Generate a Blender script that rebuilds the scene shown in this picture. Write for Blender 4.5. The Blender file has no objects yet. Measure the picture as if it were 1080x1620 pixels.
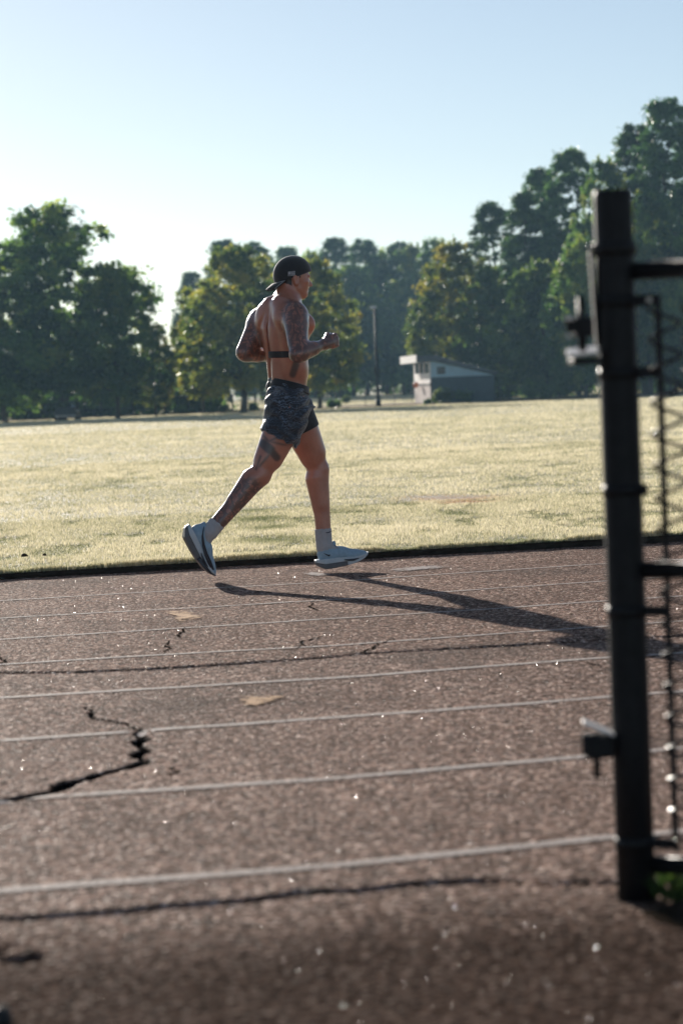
import bpy, math, random
import numpy as np
from mathutils import Vector, Matrix

rng = np.random.default_rng(7)
random.seed(7)
S = bpy.context.scene
COL = S.collection
R = math.radians

# ------------------------------------------------------------------ camera
FPX, CX, CY, W0, H0 = 3825.0, 540.0, 810.0, 1080, 1620
CAM_Z = 1.035
PITCH = math.atan(198.0 / FPX)
ROLL = R(2.3)
FW = np.array([0, math.cos(PITCH), -math.sin(PITCH)])
UP = np.array([0, math.sin(PITCH), math.cos(PITCH)])
RT = np.array([1.0, 0, 0])
CAM = np.array([0, 0, CAM_Z])

cam_d = bpy.data.cameras.new('camera')
cam = bpy.data.objects.new('camera', cam_d)
COL.objects.link(cam)
xa = math.cos(ROLL) * RT - math.sin(ROLL) * UP
ya = math.sin(ROLL) * RT + math.cos(ROLL) * UP
# image x axis and image up axis in the world
cam.matrix_world = Matrix(((xa[0], ya[0], -FW[0], 0), (xa[1], ya[1], -FW[1], 0),
                           (xa[2], ya[2], -FW[2], CAM_Z), (0, 0, 0, 1)))
# (the roll turns the picture so that the horizon climbs to the right)
cam_d.sensor_fit = 'VERTICAL'
cam_d.sensor_width, cam_d.sensor_height = 24, 36
cam_d.lens = 85
cam_d.clip_start, cam_d.clip_end = 0.1, 5000
cam_d.dof.use_dof = True
cam_d.dof.focus_distance = 13.3
cam_d.dof.aperture_fstop = 4.0
S.camera = cam

# ------------------------------------------------------------------ world, sun, exposure
SUN_EL, SUN_AZ = R(14.7), R(17)            # azimuth measured to the left of +Y
world = bpy.data.worlds.new('World')
S.world = world
world.use_nodes = True
wn = world.node_tree
wn.nodes.clear()
sky = wn.nodes.new('ShaderNodeTexSky')
sky.sky_type = 'NISHITA'
sky.sun_disc = False
sky.sun_elevation = SUN_EL
sky.sun_rotation = -SUN_AZ
sky.air_density = 0.8
sky.dust_density = 0.12
sky.ozone_density = 0.8
bg = wn.nodes.new('ShaderNodeBackground')
bg.inputs['Strength'].default_value = 0.061
wo = wn.nodes.new('ShaderNodeOutputWorld')
wb = wn.nodes.new('ShaderNodeMix'); wb.data_type = 'RGBA'; wb.blend_type = 'MULTIPLY'
wb.inputs[0].default_value = 1.0
wb.inputs[7].default_value = (0.91, 0.975, 1.06, 1)      # the camera's cool white balance
hs = wn.nodes.new('ShaderNodeHueSaturation'); hs.inputs['Saturation'].default_value = 0.72
hs.inputs['Value'].default_value = 1.05
wn.links.new(sky.outputs[0], hs.inputs['Color'])
wn.links.new(hs.outputs[0], wb.inputs[6])
wn.links.new(wb.outputs[2], bg.inputs[0])
wn.links.new(bg.outputs[0], wo.inputs[0])

sl = bpy.data.lights.new('sun', 'SUN')
sl.energy = 5.0
sl.angle = R(0.5)
sl.color = (1.0, 0.92, 0.82)
sun = bpy.data.objects.new('sun', sl)
COL.objects.link(sun)
SUN_DIR = Vector((-math.sin(SUN_AZ) * math.cos(SUN_EL), math.cos(SUN_AZ) * math.cos(SUN_EL), math.sin(SUN_EL)))
sun.rotation_mode = 'QUATERNION'
sun.rotation_quaternion = SUN_DIR.to_track_quat('Z', 'Y')
sun.location = (-20, 60, 20)

S.view_settings.view_transform = 'Standard'
S.view_settings.look = 'None'
S.view_settings.exposure = 0.58
S.view_settings.gamma = 1.0
S.view_settings.use_curve_mapping = False
S.render.engine = 'CYCLES'
S.cycles.use_denoising = True
S.cycles.max_bounces = 6
S.cycles.volume_bounces = 1
S.cycles.transparent_max_bounces = 6
S.cycles.sample_clamp_indirect = 8

# ------------------------------------------------------------------ placing helpers (photo pixel -> point in the place)
def ray(px, py):
    u, v = px - CX, py - CY
    d = u * xa - v * ya + FPX * FW
    return d / d[1]

def P(px, py, D):
    """the point D metres ahead that the photo shows at this pixel"""
    return CAM + ray(px, py) * D

def G(px, py, dz=0.0):
    """where the sight line of this pixel meets the running track"""
    d = ray(px, py)
    # z = .135 - .01 y + dz  ;  CAM_Z + d2*t = .135+dz-.01*t
    t = (0.135 + dz - CAM_Z) / (d[2] + 0.01)
    return CAM + d * t

TH = R(14.5)
ES = np.array([math.cos(TH), math.sin(TH)])
ET = np.array([-math.sin(TH), math.cos(TH)])
def st(p):
    return float(p[0] * ES[0] + p[1] * ES[1]), float(p[0] * ET[0] + p[1] * ET[1])
def xy(s, t):
    return s * ES[0] + t * ET[0], s * ES[1] + t * ET[1]

T_EDGE = np.mean([st(G(*q))[1] for q in ((0, 920), (580, 883), (950, 862))])

ZY = np.array([-3000, 10, 14.5, 30, 163, 172, 190, 235, 290, 600, 3000.])
ZZ = np.array([.03, .032, .034, .0, -.385, -.38, -.35, -.3, -.22, .8, 4.0])
def ground_z(y):
    return np.interp(y, ZY, ZZ)
def track_z(y):
    return 0.135 - 0.01 * np.asarray(y)

# ------------------------------------------------------------------ object helpers
def tag(o, label=None, cat=None, group=None, kind=None):
    if label: o['label'] = label
    if cat: o['category'] = cat
    if group: o['group'] = group
    if kind: o['kind'] = kind
    return o

def mesh_np(name, verts, faces, smooth=True):
    """mesh from arrays; faces (n,3) or (n,4)"""
    verts = np.asarray(verts, np.float32); faces = np.asarray(faces, np.int32)
    me = bpy.data.meshes.new(name)
    me.vertices.add(len(verts)); me.vertices.foreach_set('co', verts.ravel())
    k = faces.shape[1]
    me.loops.add(faces.size); me.loops.foreach_set('vertex_index', faces.ravel())
    me.polygons.add(len(faces))
    me.polygons.foreach_set('loop_start', np.arange(0, faces.size, k, dtype=np.int32))
    me.polygons.foreach_set('loop_total', np.full(len(faces), k, np.int32))
    me.polygons.foreach_set('use_smooth', np.full(len(faces), smooth, bool))
    me.update(calc_edges=True)
    return me

def add_attr(me, name, vals):
    a = me.attributes.new(name, 'FLOAT', 'POINT')
    a.data.foreach_set('value', np.asarray(vals, np.float32))

def link(name, me, mat, parent=None, loc=None):
    o = bpy.data.objects.new(name, me)
    COL.objects.link(o)
    if mat: me.materials.append(mat)
    if loc is not None: o.location = loc
    if parent:
        o.parent = parent
    return o

def empty(name, loc):
    o = bpy.data.objects.new(name, None)
    COL.objects.link(o)
    o.location = loc
    return o

class MB:
    """collects simple shapes into one mesh (world coordinates, made local to the parent)"""
    def __init__(s): s.v = []; s.f = []
    def add(s, vs, fs):
        n = len(s.v); s.v += [tuple(map(float, v)) for v in vs]; s.f += [tuple(i + n for i in f) for f in fs]; return s
    def box(s, c, size, rz=0, rot=None):
        M = rot if rot is not None else Matrix.Rotation(rz, 3, 'Z')
        vs = []
        for i in (-.5, .5):
            for j in (-.5, .5):
                for k in (-.5, .5):
                    vs.append(Vector(c) + M @ Vector((i * size[0], j * size[1], k * size[2])))
        return s.add(vs, [(0, 1, 3, 2), (4, 6, 7, 5), (0, 4, 5, 1), (2, 3, 7, 6), (0, 2, 6, 4), (1, 5, 7, 3)])
    def tube(s, pts, rad, n=10, caps=True):
        pts = [Vector(p) for p in pts]
        if not hasattr(rad, '__len__'): rad = [rad] * len(pts)
        vs = []; fs = []
        prev = None
        for i, p in enumerate(pts):
            d = (pts[min(i + 1, len(pts) - 1)] - pts[max(i - 1, 0)]).normalized()
            if prev is None:
                a = d.orthogonal().normalized()
            else:
                a = (prev - d * prev.dot(d)).normalized()
            prev = a
            b = d.cross(a)
            for k in range(n):
                t = 2 * math.pi * k / n
                vs.append(p + (a * math.cos(t) + b * math.sin(t)) * rad[i])
        for i in range(len(pts) - 1):
            for k in range(n):
                fs.append((i * n + k, i * n + (k + 1) % n, (i + 1) * n + (k + 1) % n, (i + 1) * n + k))
        if caps:
            fs.append(tuple(range(n - 1, -1, -1))); fs.append(tuple((len(pts) - 1) * n + k for k in range(n)))
        return s.add(vs, fs)
    def build(s, name, mat, parent=None, smooth=False, bevel=0, origin=None):
        org = Vector(origin) if origin is not None else (Vector(parent.location) if parent else Vector((0, 0, 0)))
        if parent and parent.parent: org = Vector(parent.get('_o', (0, 0, 0)))
        me = bpy.data.meshes.new(name)
        me.from_pydata([tuple(Vector(v) - org) for v in s.v], [], s.f)
        if smooth:
            for p in me.polygons: p.use_smooth = len(p.vertices) <= 4
        me.update()
        o = link(name, me, mat, parent)
        if origin is not None and not parent: o.location = org
        if bevel:
            m = o.modifiers.new('bevel', 'BEVEL'); m.width = bevel; m.segments = 2; m.limit_method = 'ANGLE'
        return o

# ------------------------------------------------------------------ materials
def new_mat(name):
    m = bpy.data.materials.new(name); m.use_nodes = True
    nt = m.node_tree; nt.nodes.clear()
    out = nt.nodes.new('ShaderNodeOutputMaterial')
    return m, nt, out

class NT:
    def __init__(s, nt): s.nt = nt
    def n(s, typ, **kw):
        nd = s.nt.nodes.new(typ)
        for k, v in kw.items():
            if k in nd.inputs: nd.inputs[k].default_value = v
            else: setattr(nd, k, v)
        return nd
    def l(s, a, b): s.nt.links.new(a, b)
    def noise(s, vec, scale, detail=4, rough=.5, dist=0):
        n = s.n('ShaderNodeTexNoise'); n.inputs['Scale'].default_value = scale
        n.inputs['Detail'].default_value = detail; n.inputs['Roughness'].default_value = rough
        n.inputs['Distortion'].default_value = dist
        if vec is not None: s.l(vec, n.inputs['Vector'])
        return n.outputs['Fac']
    def ramp(s, fac, stops):
        r = s.n('ShaderNodeValToRGB'); cr = r.color_ramp
        while len(cr.elements) < len(stops): cr.elements.new(.5)
        for e, (p, c) in zip(cr.elements, stops):
            e.position = p; e.color = (*c, 1) if hasattr(c, '__len__') else (c, c, c, 1)
        s.l(fac, r.inputs[0]); return r.outputs[0]
    def mix(s, fac, a, b, typ='MIX'):
        m = s.n('ShaderNodeMix'); m.data_type = 'RGBA'; m.blend_type = typ
        for v, i in ((fac, 0), (a, 6), (b, 7)):
            if hasattr(v, 'is_linked') or hasattr(v, 'links'): s.l(v, m.inputs[i])
            elif i == 0: m.inputs[0].default_value = v
            else: m.inputs[i].default_value = (*v, 1)
        return m.outputs[2]
    def math(s, op, a, b=None):
        m = s.n('ShaderNodeMath'); m.operation = op
        for v, i in ((a, 0), (b, 1)):
            if v is None: continue
            if hasattr(v, 'links'): s.l(v, m.inputs[i])
            else: m.inputs[i].default_value = v
        return m.outputs[0]
    def bsdf(s, out, col, rough=.6, bump=None, bstr=.3, bdist=.01, **kw):
        b = s.n('ShaderNodeBsdfPrincipled')
        if hasattr(col, 'links'): s.l(col, b.inputs['Base Color'])
        else: b.inputs['Base Color'].default_value = (*col, 1)
        if hasattr(rough, 'links'): s.l(rough, b.inputs['Roughness'])
        else: b.inputs['Roughness'].default_value = rough
        for k, v in kw.items():
            b.inputs[k].default_value = v
        if bump is not None:
            bm = s.n('ShaderNodeBump'); bm.inputs['Strength'].default_value = bstr; bm.inputs['Distance'].default_value = bdist
            s.l(bump, bm.inputs['Height']); s.l(bm.outputs[0], b.inputs['Normal'])
        s.l(b.outputs[0], out.inputs['Surface'])
        return b
    def obj(s): return s.n('ShaderNodeTexCoord').outputs['Object']
    def attr(s, name):
        a = s.n('ShaderNodeAttribute'); a.attribute_name = name; return a.outputs['Fac']

def simple(name, col, rough=.6, var=.25, scale=8, bump=.15, metal=0., **kw):
    m, nt, out = new_mat(name); N = NT(nt)
    v = N.obj()
    f = N.noise(v, scale, 5, .6)
    c2 = tuple(c * (1 - var) for c in col); c1 = tuple(min(1, c * (1 + var)) for c in col)
    c = N.ramp(f, [(.3, c2), (.7, c1)])
    r = N.ramp(N.noise(v, scale * 2.3, 4), [(.3, max(0, rough - .08)), (.7, min(1, rough + .1))])
    N.bsdf(out, c, r, N.noise(v, scale * 8, 3), bump, .004, Metallic=metal, **kw)
    return m

def asphalt_mat():
    m, nt, out = new_mat('track_asphalt'); N = NT(nt)
    v = N.obj()
    zone = N.attr('zone')          # 1 = older reddish surface beside the grass
    wear = N.noise(v, 1.1, 6, .6)
    mott = N.noise(v, 9, 5, .65)
    grain = N.n('ShaderNodeTexVoronoi'); grain.inputs['Scale'].default_value = 95; N.l(v, grain.inputs['Vector'])
    gcol = N.n('ShaderNodeSeparateColor'); N.l(grain.outputs['Color'], gcol.inputs[0])
    red = N.ramp(gcol.outputs[0], [(0, (.02, .011, .009)), (.35, (.13, .072, .05)), (.7, (.29, .175, .128)), (.88, (.42, .28, .22)), (1, (.85, .66, .54))])
    gry = N.ramp(gcol.outputs[0], [(0, (.03, .018, .014)), (.35, (.155, .094, .068)), (.7, (.295, .19, .145)), (.88, (.39, .27, .22)), (1, (.75, .58, .48))])
    c = N.mix(zone, gry, red)
    c = N.mix(1.0, c, N.ramp(wear, [(.3, .78), (.7, 1.18)]), 'MULTIPLY')
    c = N.mix(1.0, c, N.ramp(mott, [(.3, .8), (.7, 1.15)]), 'MULTIPLY')
    blot = N.noise(v, 34, 3, .7)
    c = N.mix(1.0, c, N.ramp(blot, [(.34, .45), (.64, 1.5)]), 'MULTIPLY')
    stain = N.ramp(N.noise(v, .9, 3, .5, .4), [(.58, 0.), (.68, 1.)])
    c = N.mix(N.math('MULTIPLY', stain, .35), c, (.05, .04, .035))
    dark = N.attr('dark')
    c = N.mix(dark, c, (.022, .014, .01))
    c = N.mix(N.attr('crack'), c, (.004, .0035, .003))
    dist = grain.outputs['Distance']
    h = N.math('ADD', N.math('MULTIPLY', dist, -1.0), N.math('MULTIPLY', N.noise(v, 60, 3), .6))
    h = N.math('ADD', h, N.math('MULTIPLY', mott, .8)); h = N.math('ADD', h, N.math('MULTIPLY', blot, 1.2))
    rough = N.ramp(gcol.outputs[1], [(0, .5), (.2, .8), (1, .92)])
    b1 = N.bsdf(out, c, rough, h, .9, .006, **{'Specular IOR Level': 0.})
    b2 = N.bsdf(out, c, rough, h, .9, .006, **{'Specular IOR Level': .06})
    mx = N.n('ShaderNodeMixShader'); N.l(N.math('MULTIPLY', N.math('SUBTRACT', 1.0, N.math('MAXIMUM', dark, N.attr('crack'))), .5), mx.inputs[0])
    N.l(b1.outputs[0], mx.inputs[1]); N.l(b2.outputs[0], mx.inputs[2]); N.l(mx.outputs[0], out.inputs['Surface'])
    return m

def paint_mat(name, col, amount=.5, scale=30):
    m, nt, out = new_mat(name); N = NT(nt)
    v = N.obj()
    f = N.math('ADD', N.math('MULTIPLY', N.noise(v, scale, 6, .8), .84), N.math('MULTIPLY', N.noise(v, scale * .08, 3), .16))
    f = N.math('ADD', f, N.math('MULTIPLY', N.attr('rim'), .22)); mask = N.ramp(f, [(amount - .05, 1.), (amount + .06, 0.)])
    b = N.n('ShaderNodeBsdfPrincipled'); b.inputs['Roughness'].default_value = .8; b.inputs['Specular IOR Level'].default_value = .06
    N.l(N.ramp(N.noise(v, 90, 3), [(.3, tuple(c * .7 for c in col)), (.7, col)]), b.inputs['Base Color'])
    bm = N.n('ShaderNodeBump'); bm.inputs['Strength'].default_value = .8; bm.inputs['Distance'].default_value = .004
    N.l(N.noise(v, 110, 2), bm.inputs['Height']); N.l(bm.outputs[0], b.inputs['Normal'])
    t = N.n('ShaderNodeBsdfTransparent'); mx = N.n('ShaderNodeMixShader')
    N.l(mask, mx.inputs[0]); N.l(t.outputs[0], mx.inputs[1]); N.l(b.outputs[0], mx.inputs[2])
    N.l(mx.outputs[0], out.inputs['Surface'])
    return m

def field_mat():
    m, nt, out = new_mat('field_turf'); N = NT(nt)
    v = N.obj()
    big = N.noise(v, .12, 5, .6); mid = N.noise(v, 1.3, 6, .65)
    fine = N.noise(v, 25, 5, .75)
    c = N.ramp(mid, [(.25, (.3, .28, .13)), (.5, (.42, .38, .21)), (.75, (.5, .45, .28))])
    c = N.mix(1.0, c, N.ramp(big, [(.3, .78), (.7, 1.18)]), 'MULTIPLY')
    c = N.mix(1.0, c, N.ramp(fine, [(.25, .55), (.7, 1.3)]), 'MULTIPLY')
    gr = N.ramp(N.noise(v, .5, 4, .6, .3), [(.6, 0.), (.72, 1.)])
    c = N.mix(N.math('MULTIPLY', gr, .5), c, (.09, .11, .035))
    c = N.mix(N.attr('bare'), c, (.3, .16, .09))
    h = N.math('ADD', N.noise(v, 14, 6, .8), N.math('MULTIPLY', mid, 2.0))
    b = N.bsdf(out, c, .6, h, 1.0, .06)
    b.inputs['Sheen Weight'].default_value = .12
    b.inputs['Sheen Roughness'].default_value = .45
    b.inputs['Sheen Tint'].default_value = (1, .93, .7, 1)
    return m

def leafy(name, cols, trans=.5, rough=.45, tcol=None, hue_obj=True):
    """leaf / blade material: per-leaf tone from an attribute, light shines through"""
    m, nt, out = new_mat(name); N = NT(nt)
    a = N.attr('tone')
    n = len(cols)
    c = N.ramp(a, [(i / (n - 1), cols[i]) for i in range(n)])
    if name == 'dewy_grass': c = N.mix(N.attr('bare'), c, (.42, .2, .1))
    if hue_obj:
        oi = N.n('ShaderNodeObjectInfo')
        c = N.mix(1.0, c, N.ramp(oi.outputs['Random'], [(0, .75), (1, 1.2)]), 'MULTIPLY')
    b = N.n('ShaderNodeBsdfPrincipled'); b.inputs['Roughness'].default_value = rough
    N.l(c, b.inputs['Base Color'])
    t = N.n('ShaderNodeBsdfTranslucent')
    tc = N.mix(1.0, c, tcol or (1.5, 1.5, .7), 'MULTIPLY')
    N.l(tc, t.inputs['Color'])
    mx = N.n('ShaderNodeMixShader'); mx.inputs[0].default_value = trans
    N.l(b.outputs[0], mx.inputs[1]); N.l(t.outputs[0], mx.inputs[2]); N.l(mx.outputs[0], out.inputs['Surface'])
    return m

M = {}
M['asphalt'] = asphalt_mat()
M['line'] = paint_mat('worn_white_paint', (.6, .52, .47), .56, 60)
M['ochre'] = paint_mat('worn_ochre_paint', (.62, .37, .19), .57, 22)
M['pale'] = paint_mat('worn_pale_paint', (.42, .36, .33), .58, 26)
M['turf'] = field_mat()
M['blade'] = leafy('dewy_grass', [(.14, .17, .08), (.45, .44, .29), (.72, .67, .49), (.87, .82, .68)], .5, .65, (1.15, 1.1, 1.0), False)
M['leaf_green'] = leafy('green_leaves', [(.025, .062, .022), (.07, .15, .048), (.15, .25, .07), (.28, .32, .08)], .55)
M['leaf_yellow'] = leafy('turning_leaves', [(.04, .08, .02), (.105, .155, .042), (.215, .23, .06), (.37, .31, .08)], .55)
M['leaf_mid'] = leafy('fresh_leaves', [(.02, .055, .02), (.06, .13, .04), (.12, .21, .06), (.24, .27, .08)], .55)
M['needle'] = leafy('pine_needles', [(.02, .052, .024), (.045, .11, .045), (.09, .175, .065), (.15, .22, .08)], .42)
M['bark'] = simple('bark', (.06, .048, .038), .85, .4, 5, .5)
M['black_metal'] = simple('black_gloss_metal', (.01, .0095, .011), .5, .3, 30, .15, **{'Specular IOR Level': .22})
M['worn_metal'] = simple('worn_galvanised_metal', (.32, .3, .28), .3, .25, 40, .2, .8)
M['wire'] = simple('black_wire', (.012, .012, .013), .22, .3, 60, .1)
M['soil'] = simple('dark_soil', (.03, .023, .017), .95, .4, 20, .9, **{'Specular IOR Level': 0.})
M['stone'] = simple('pale_grit', (.3, .27, .24), .2, .5, 200, .1)
M['siding_white'] = simple('painted_white_siding', (.82, .77, .72), .5, .06, 3, .1)
M['siding_blue'] = simple('pale_blue_painted_wall', (.42, .6, .7), .55, .08, 3, .1)
M['siding_dark'] = simple('slate_blue_wall', (.05, .085, .105), .6, .15, 3, .1)
M['roof_metal'] = simple('dark_sheet_roof', (.06, .075, .09), .45, .15, 3, .1)
M['glass'] = simple('dark_window_glass', (.02, .025, .03), .1, .2, 3, .02)
M['orange'] = simple('orange_plastic', (.8, .22, .04), .4, .1, 6, .05)
M['shed_wall'] = simple('brown_block_wall', (.05, .04, .035), .8, .2, 2, .3)
M['lamp_white'] = simple('white_lamp_housing', (.8, .8, .78), .3, .05, 6, .05)
M['dark_green_box'] = simple('dark_cart_body', (.03, .04, .045), .35, .2, 6, .05)
M['tyre'] = simple('black_rubber', (.02, .02, .02), .8, .2, 30, .2)
M['worn_pale'] = simple('worn_bright_steel', (.85, .8, .74), .4, .06, 60, .1, .0)
M['end_siding'] = simple('faded_pinkish_boards', (.5, .42, .38), .7, .15, 4, .2)
M['reflect'] = simple('clear_windscreen', (.85, .88, .92), .05, .05, 5, .0, .95)

# ------------------------------------------------------------------ setting: track
def zones(*z):
    """grid coordinates with own spacing per stretch: (start, end, step), ..."""
    out = []
    for a, b, h in z:
        n = max(1, int(round((b - a) / h)))
        out += list(np.linspace(a, b, n, endpoint=False))
    out.append(z[-1][1])
    return np.array(out)

crack_px = [(-60, 1275, 8), (0, 1265, 7), (33, 1258, 7), (78, 1250, 5), (92, 1242, 13), (107, 1236, 12), (126, 1230, 4), (145, 1225, 9),
            (163, 1219, 6), (190, 1212, 4), (207, 1208, 8), (235, 1199, 8), (213, 1191, 9), (233, 1182, 9), (214, 1171, 10), (232, 1163, 9),
            (219, 1158, 10), (226, 1152, 9), (211, 1147, 7), (200, 1141, 5), (174, 1137, 3), (150, 1134, 4), (143, 1126, 6), (150, 1122, 4), (130, 1115, 2)]
crack = [(*st(G(x, y)), w / 460) for x, y, w in crack_px]
branch = [(*st(G(x, y)), w / 680) for x, y, w in [(235, 1199, 4), (262, 1202, 4), (290, 1208, 3), (318, 1206, 2)]]
branch2 = [(*st(G(x, y)), w / 680) for x, y, w in [(126, 1195, 2), (104, 1202, 3), (70, 1211, 2), (40, 1222, 2), (0, 1238, 3)]]
joint1 = [st(G(x, y)) for x, y in [(-300, 1080), (0, 1063), (130, 1062), (330, 1052), (440, 1044), (600, 1031), (760, 1022), (950, 1011), (1080, 1004), (1400, 985)]]
joint2 = [st(G(x, y)) for x, y in [(-300, 1465), (-100, 1452), (0, 1444), (120, 1436), (200, 1432), (300, 1423), (400, 1417), (470, 1405), (560, 1402), (650, 1390), (760, 1387), (870, 1391), (960, 1388), (1080, 1385), (1300, 1378)]]
joint3 = [st(G(x, y)) for x, y in [(-200, 1478), (-40, 1488), (0, 1496), (30, 1506), (60, 1503)]]

cs = [c[0] for c in crack]; ct = [c[1] for c in crack]
j2t = [j[1] for j in joint2]; j1t = [j[1] for j in joint1]
s_lines = zones((-80, -20, 5), (-20, -4, .6), (-4, min(cs) - .05, .06), (min(cs) - .05, max(cs) + .2, .009), (max(cs) + .2, 6.5, .03), (6.5, 12, .25), (12, 90, 4))
t_lines = zones((1.0, 2.6, .08), (2.6, min(j2t) - .05, .04), (min(j2t) - .05, max(j2t) + .05, .012), (max(j2t) + .05, min(ct) - .05, .035),
                (min(ct) - .05, max(ct) + .05, .011), (max(ct) + .05, min(j1t) - .04, .04), (min(j1t) - .04, max(j1t) + .04, .014),
                (max(j1t) + .04, T_EDGE + .25, .045))
SS, TT = np.meshgrid(s_lines, t_lines, indexing='ij')

def seg_dist(SS, TT, pts, tscale):
    """distance to a polyline in units of its own half width (t foreshortened: cracks open wider across the lanes)"""
    best = np.full(SS.shape, 99.0)
    for (s0, t0, w0), (s1, t1, w1) in zip(pts[:-1], pts[1:]):
        ax, ay = s0, t0 * tscale; bx, by = s1, t1 * tscale
        dx, dy = bx - ax, by - ay
        L = dx * dx + dy * dy + 1e-9
        u = np.clip(((SS - ax) * dx + (TT * tscale - ay) * dy) / L, 0, 1)
        d = np.hypot(SS - ax - u * dx, TT * tscale - ay - u * dy) / (.5 * (w0 + (w1 - w0) * u))
        best = np.minimum(best, d)
    return best

def wob(x, f, seed):
    r = np.random.default_rng(seed); o = 0
    for k in range(5):
        o = o + np.sin(x * f * (1.9 ** k) + r.uniform(0, 6.28)) / (1.6 ** k)
    return o * .4

Hh = .004 * wob(SS, 1.1, 1) * wob(TT, .9, 2) + .002 * wob(SS + TT, 3.1, 3)
dark = np.zeros_like(Hh)
def joint_h(jt, step, soft, gap, seed):
    tj = np.interp(SS, [j[0] for j in jt], [j[1] for j in jt]) + .02 * wob(SS, 5, seed)
    d = TT - tj
    up = 1 / (1 + np.exp(-d / soft))
    return d, step * up - gap * np.exp(-(d / (soft * 2.2)) ** 2)
d1, h1 = joint_h(joint1, .007, .004, .004 + .003 * wob(SS, 3, 15), 11)
d2, h2 = joint_h(joint2, .004, .006, .008 + .008 * wob(SS, 4, 16), 12)
Hh += h1 - .007 + h2 - .004
dark = np.maximum(dark, .4 * np.exp(-(d1 / .007) ** 2) * np.clip(.7 + .6 * wob(SS, 6, 18), .2, 1))
dark = np.maximum(dark, .3 * np.exp(-(d2 / .014) ** 2) * (.7 + .3 * wob(SS, 9, 4)))
cd = seg_dist(SS, TT, crack, .25); cd += .15 * wob(SS, 60, 21) * wob(TT, 40, 22)
cb = np.minimum(seg_dist(SS, TT, branch, .38), seg_dist(SS, TT, branch2, .38))
cp = np.clip(1.25 - cd, 0, 1); Hh -= .016 * cp ** .7
bp = np.clip(1.1 - cb, 0, 1); Hh -= .006 * bp
dark = np.maximum(dark, np.maximum(np.clip(cp * 3, 0, 1), .6 * bp))
jb = seg_dist(SS, TT, [(*j, .02) for j in joint3], .3)
bb = np.clip(1.3 - jb, 0, 1); Hh -= .02 * bb; dark = np.maximum(dark, bb)
# two soft dark patches where the approach path meets the lanes
st1 = st(G(930, 1480)); st2 = st(G(60, 1580))
dark = np.maximum(dark, .5 * np.exp(-((SS - st1[0]) / .18) ** 2 - ((TT - st1[1]) / .14) ** 2))
dark = np.maximum(dark, .45 * np.exp(-((SS - st2[0]) / .2) ** 2 - ((TT - st2[1]) / .16) ** 2))
# the approach below the last joint gets darker towards the camera
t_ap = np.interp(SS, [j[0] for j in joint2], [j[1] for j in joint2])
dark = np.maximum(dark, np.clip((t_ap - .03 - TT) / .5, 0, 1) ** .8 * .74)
far_mix = 1 / (1 + np.exp(-d1 / .02))
XX, YY = xy(SS, TT)
ZT = track_z(YY) + Hh
from_grid = lambda a: a.ravel()
ns, ntl = SS.shape
idx = np.arange(ns * ntl).reshape(ns, ntl)
quads = np.stack([idx[:-1, :-1], idx[1:, :-1], idx[1:, 1:], idx[:-1, 1:]], -1).reshape(-1, 4)
me = mesh_np('running_track', np.stack([XX.ravel(), YY.ravel(), ZT.ravel()], 1), quads)
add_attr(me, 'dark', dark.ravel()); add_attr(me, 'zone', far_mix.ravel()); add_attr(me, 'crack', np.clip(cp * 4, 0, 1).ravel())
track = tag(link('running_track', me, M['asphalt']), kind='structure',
            label='cracked reddish brown asphalt running track with thin white lane lines')

def surf_z(s, t):
    """track height at (s, t)"""
    x, y = xy(s, t)
    i = np.clip(np.searchsorted(s_lines, s) - 1, 0, ns - 2); j = np.clip(np.searchsorted(t_lines, t) - 1, 0, ntl - 2)
    u = np.clip((s - s_lines[i]) / (s_lines[i + 1] - s_lines[i]), 0, 1); v = np.clip((t - t_lines[j]) / (t_lines[j + 1] - t_lines[j]), 0, 1)
    h = (Hh[i, j] * (1 - u) * (1 - v) + Hh[i + 1, j] * u * (1 - v) + Hh[i, j + 1] * (1 - u) * v + Hh[i + 1, j + 1] * u * v)
    return track_z(y) + h

# lane lines: thin worn sheets lying on the asphalt
LANES = [((0, 951), (540, 919.5), (960, 892)), ((0, 979), (540, 948.5), (960, 919)), ((0, 1012), (540, 979), (960, 951)), ((0, 1052), (540, 1021), (960, 991)),
         ((0, 1101), (540, 1069), (960, 1038)), ((0, 1168), (540, 1132), (960, 1099)), ((0, 1263), (540, 1227), (960, 1190)), ((0, 1405), (540, 1364), (960, 1322))]
for li, L in enumerate(LANES):
    tm = [st(G(*q)) for q in L]
    sv = np.concatenate([np.arange(-60, -3, 3.), np.arange(-3, 7, .04), np.arange(7, 70, 3.)])
    tc = np.interp(sv, [q[0] for q in tm], [q[1] for q in tm]) + .004 * wob(sv, 2.3, 40 + li)
    hw = (.019 if li < 4 else .023) + .002 * wob(sv, 7, 60 + li)
    rows = []
    for off in (-1, -.33, .33, 1):
        t = tc + off * hw
        x, y = xy(sv, t)
        rows.append(np.stack([x, y, surf_z(sv, t) + .0025], 1))
    V = np.stack(rows, 1).reshape(-1, 3); n = len(sv)
    ix = np.arange(n * 4).reshape(n, 4)
    q = np.stack([ix[:-1, :-1], ix[1:, :-1], ix[1:, 1:], ix[:-1, 1:]], -1).reshape(-1, 4)
    tag(link('lane_line', mesh_np('lane_line', V, q), M['line']), kind='structure', label='worn thin white lane line painted along the track')

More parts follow.
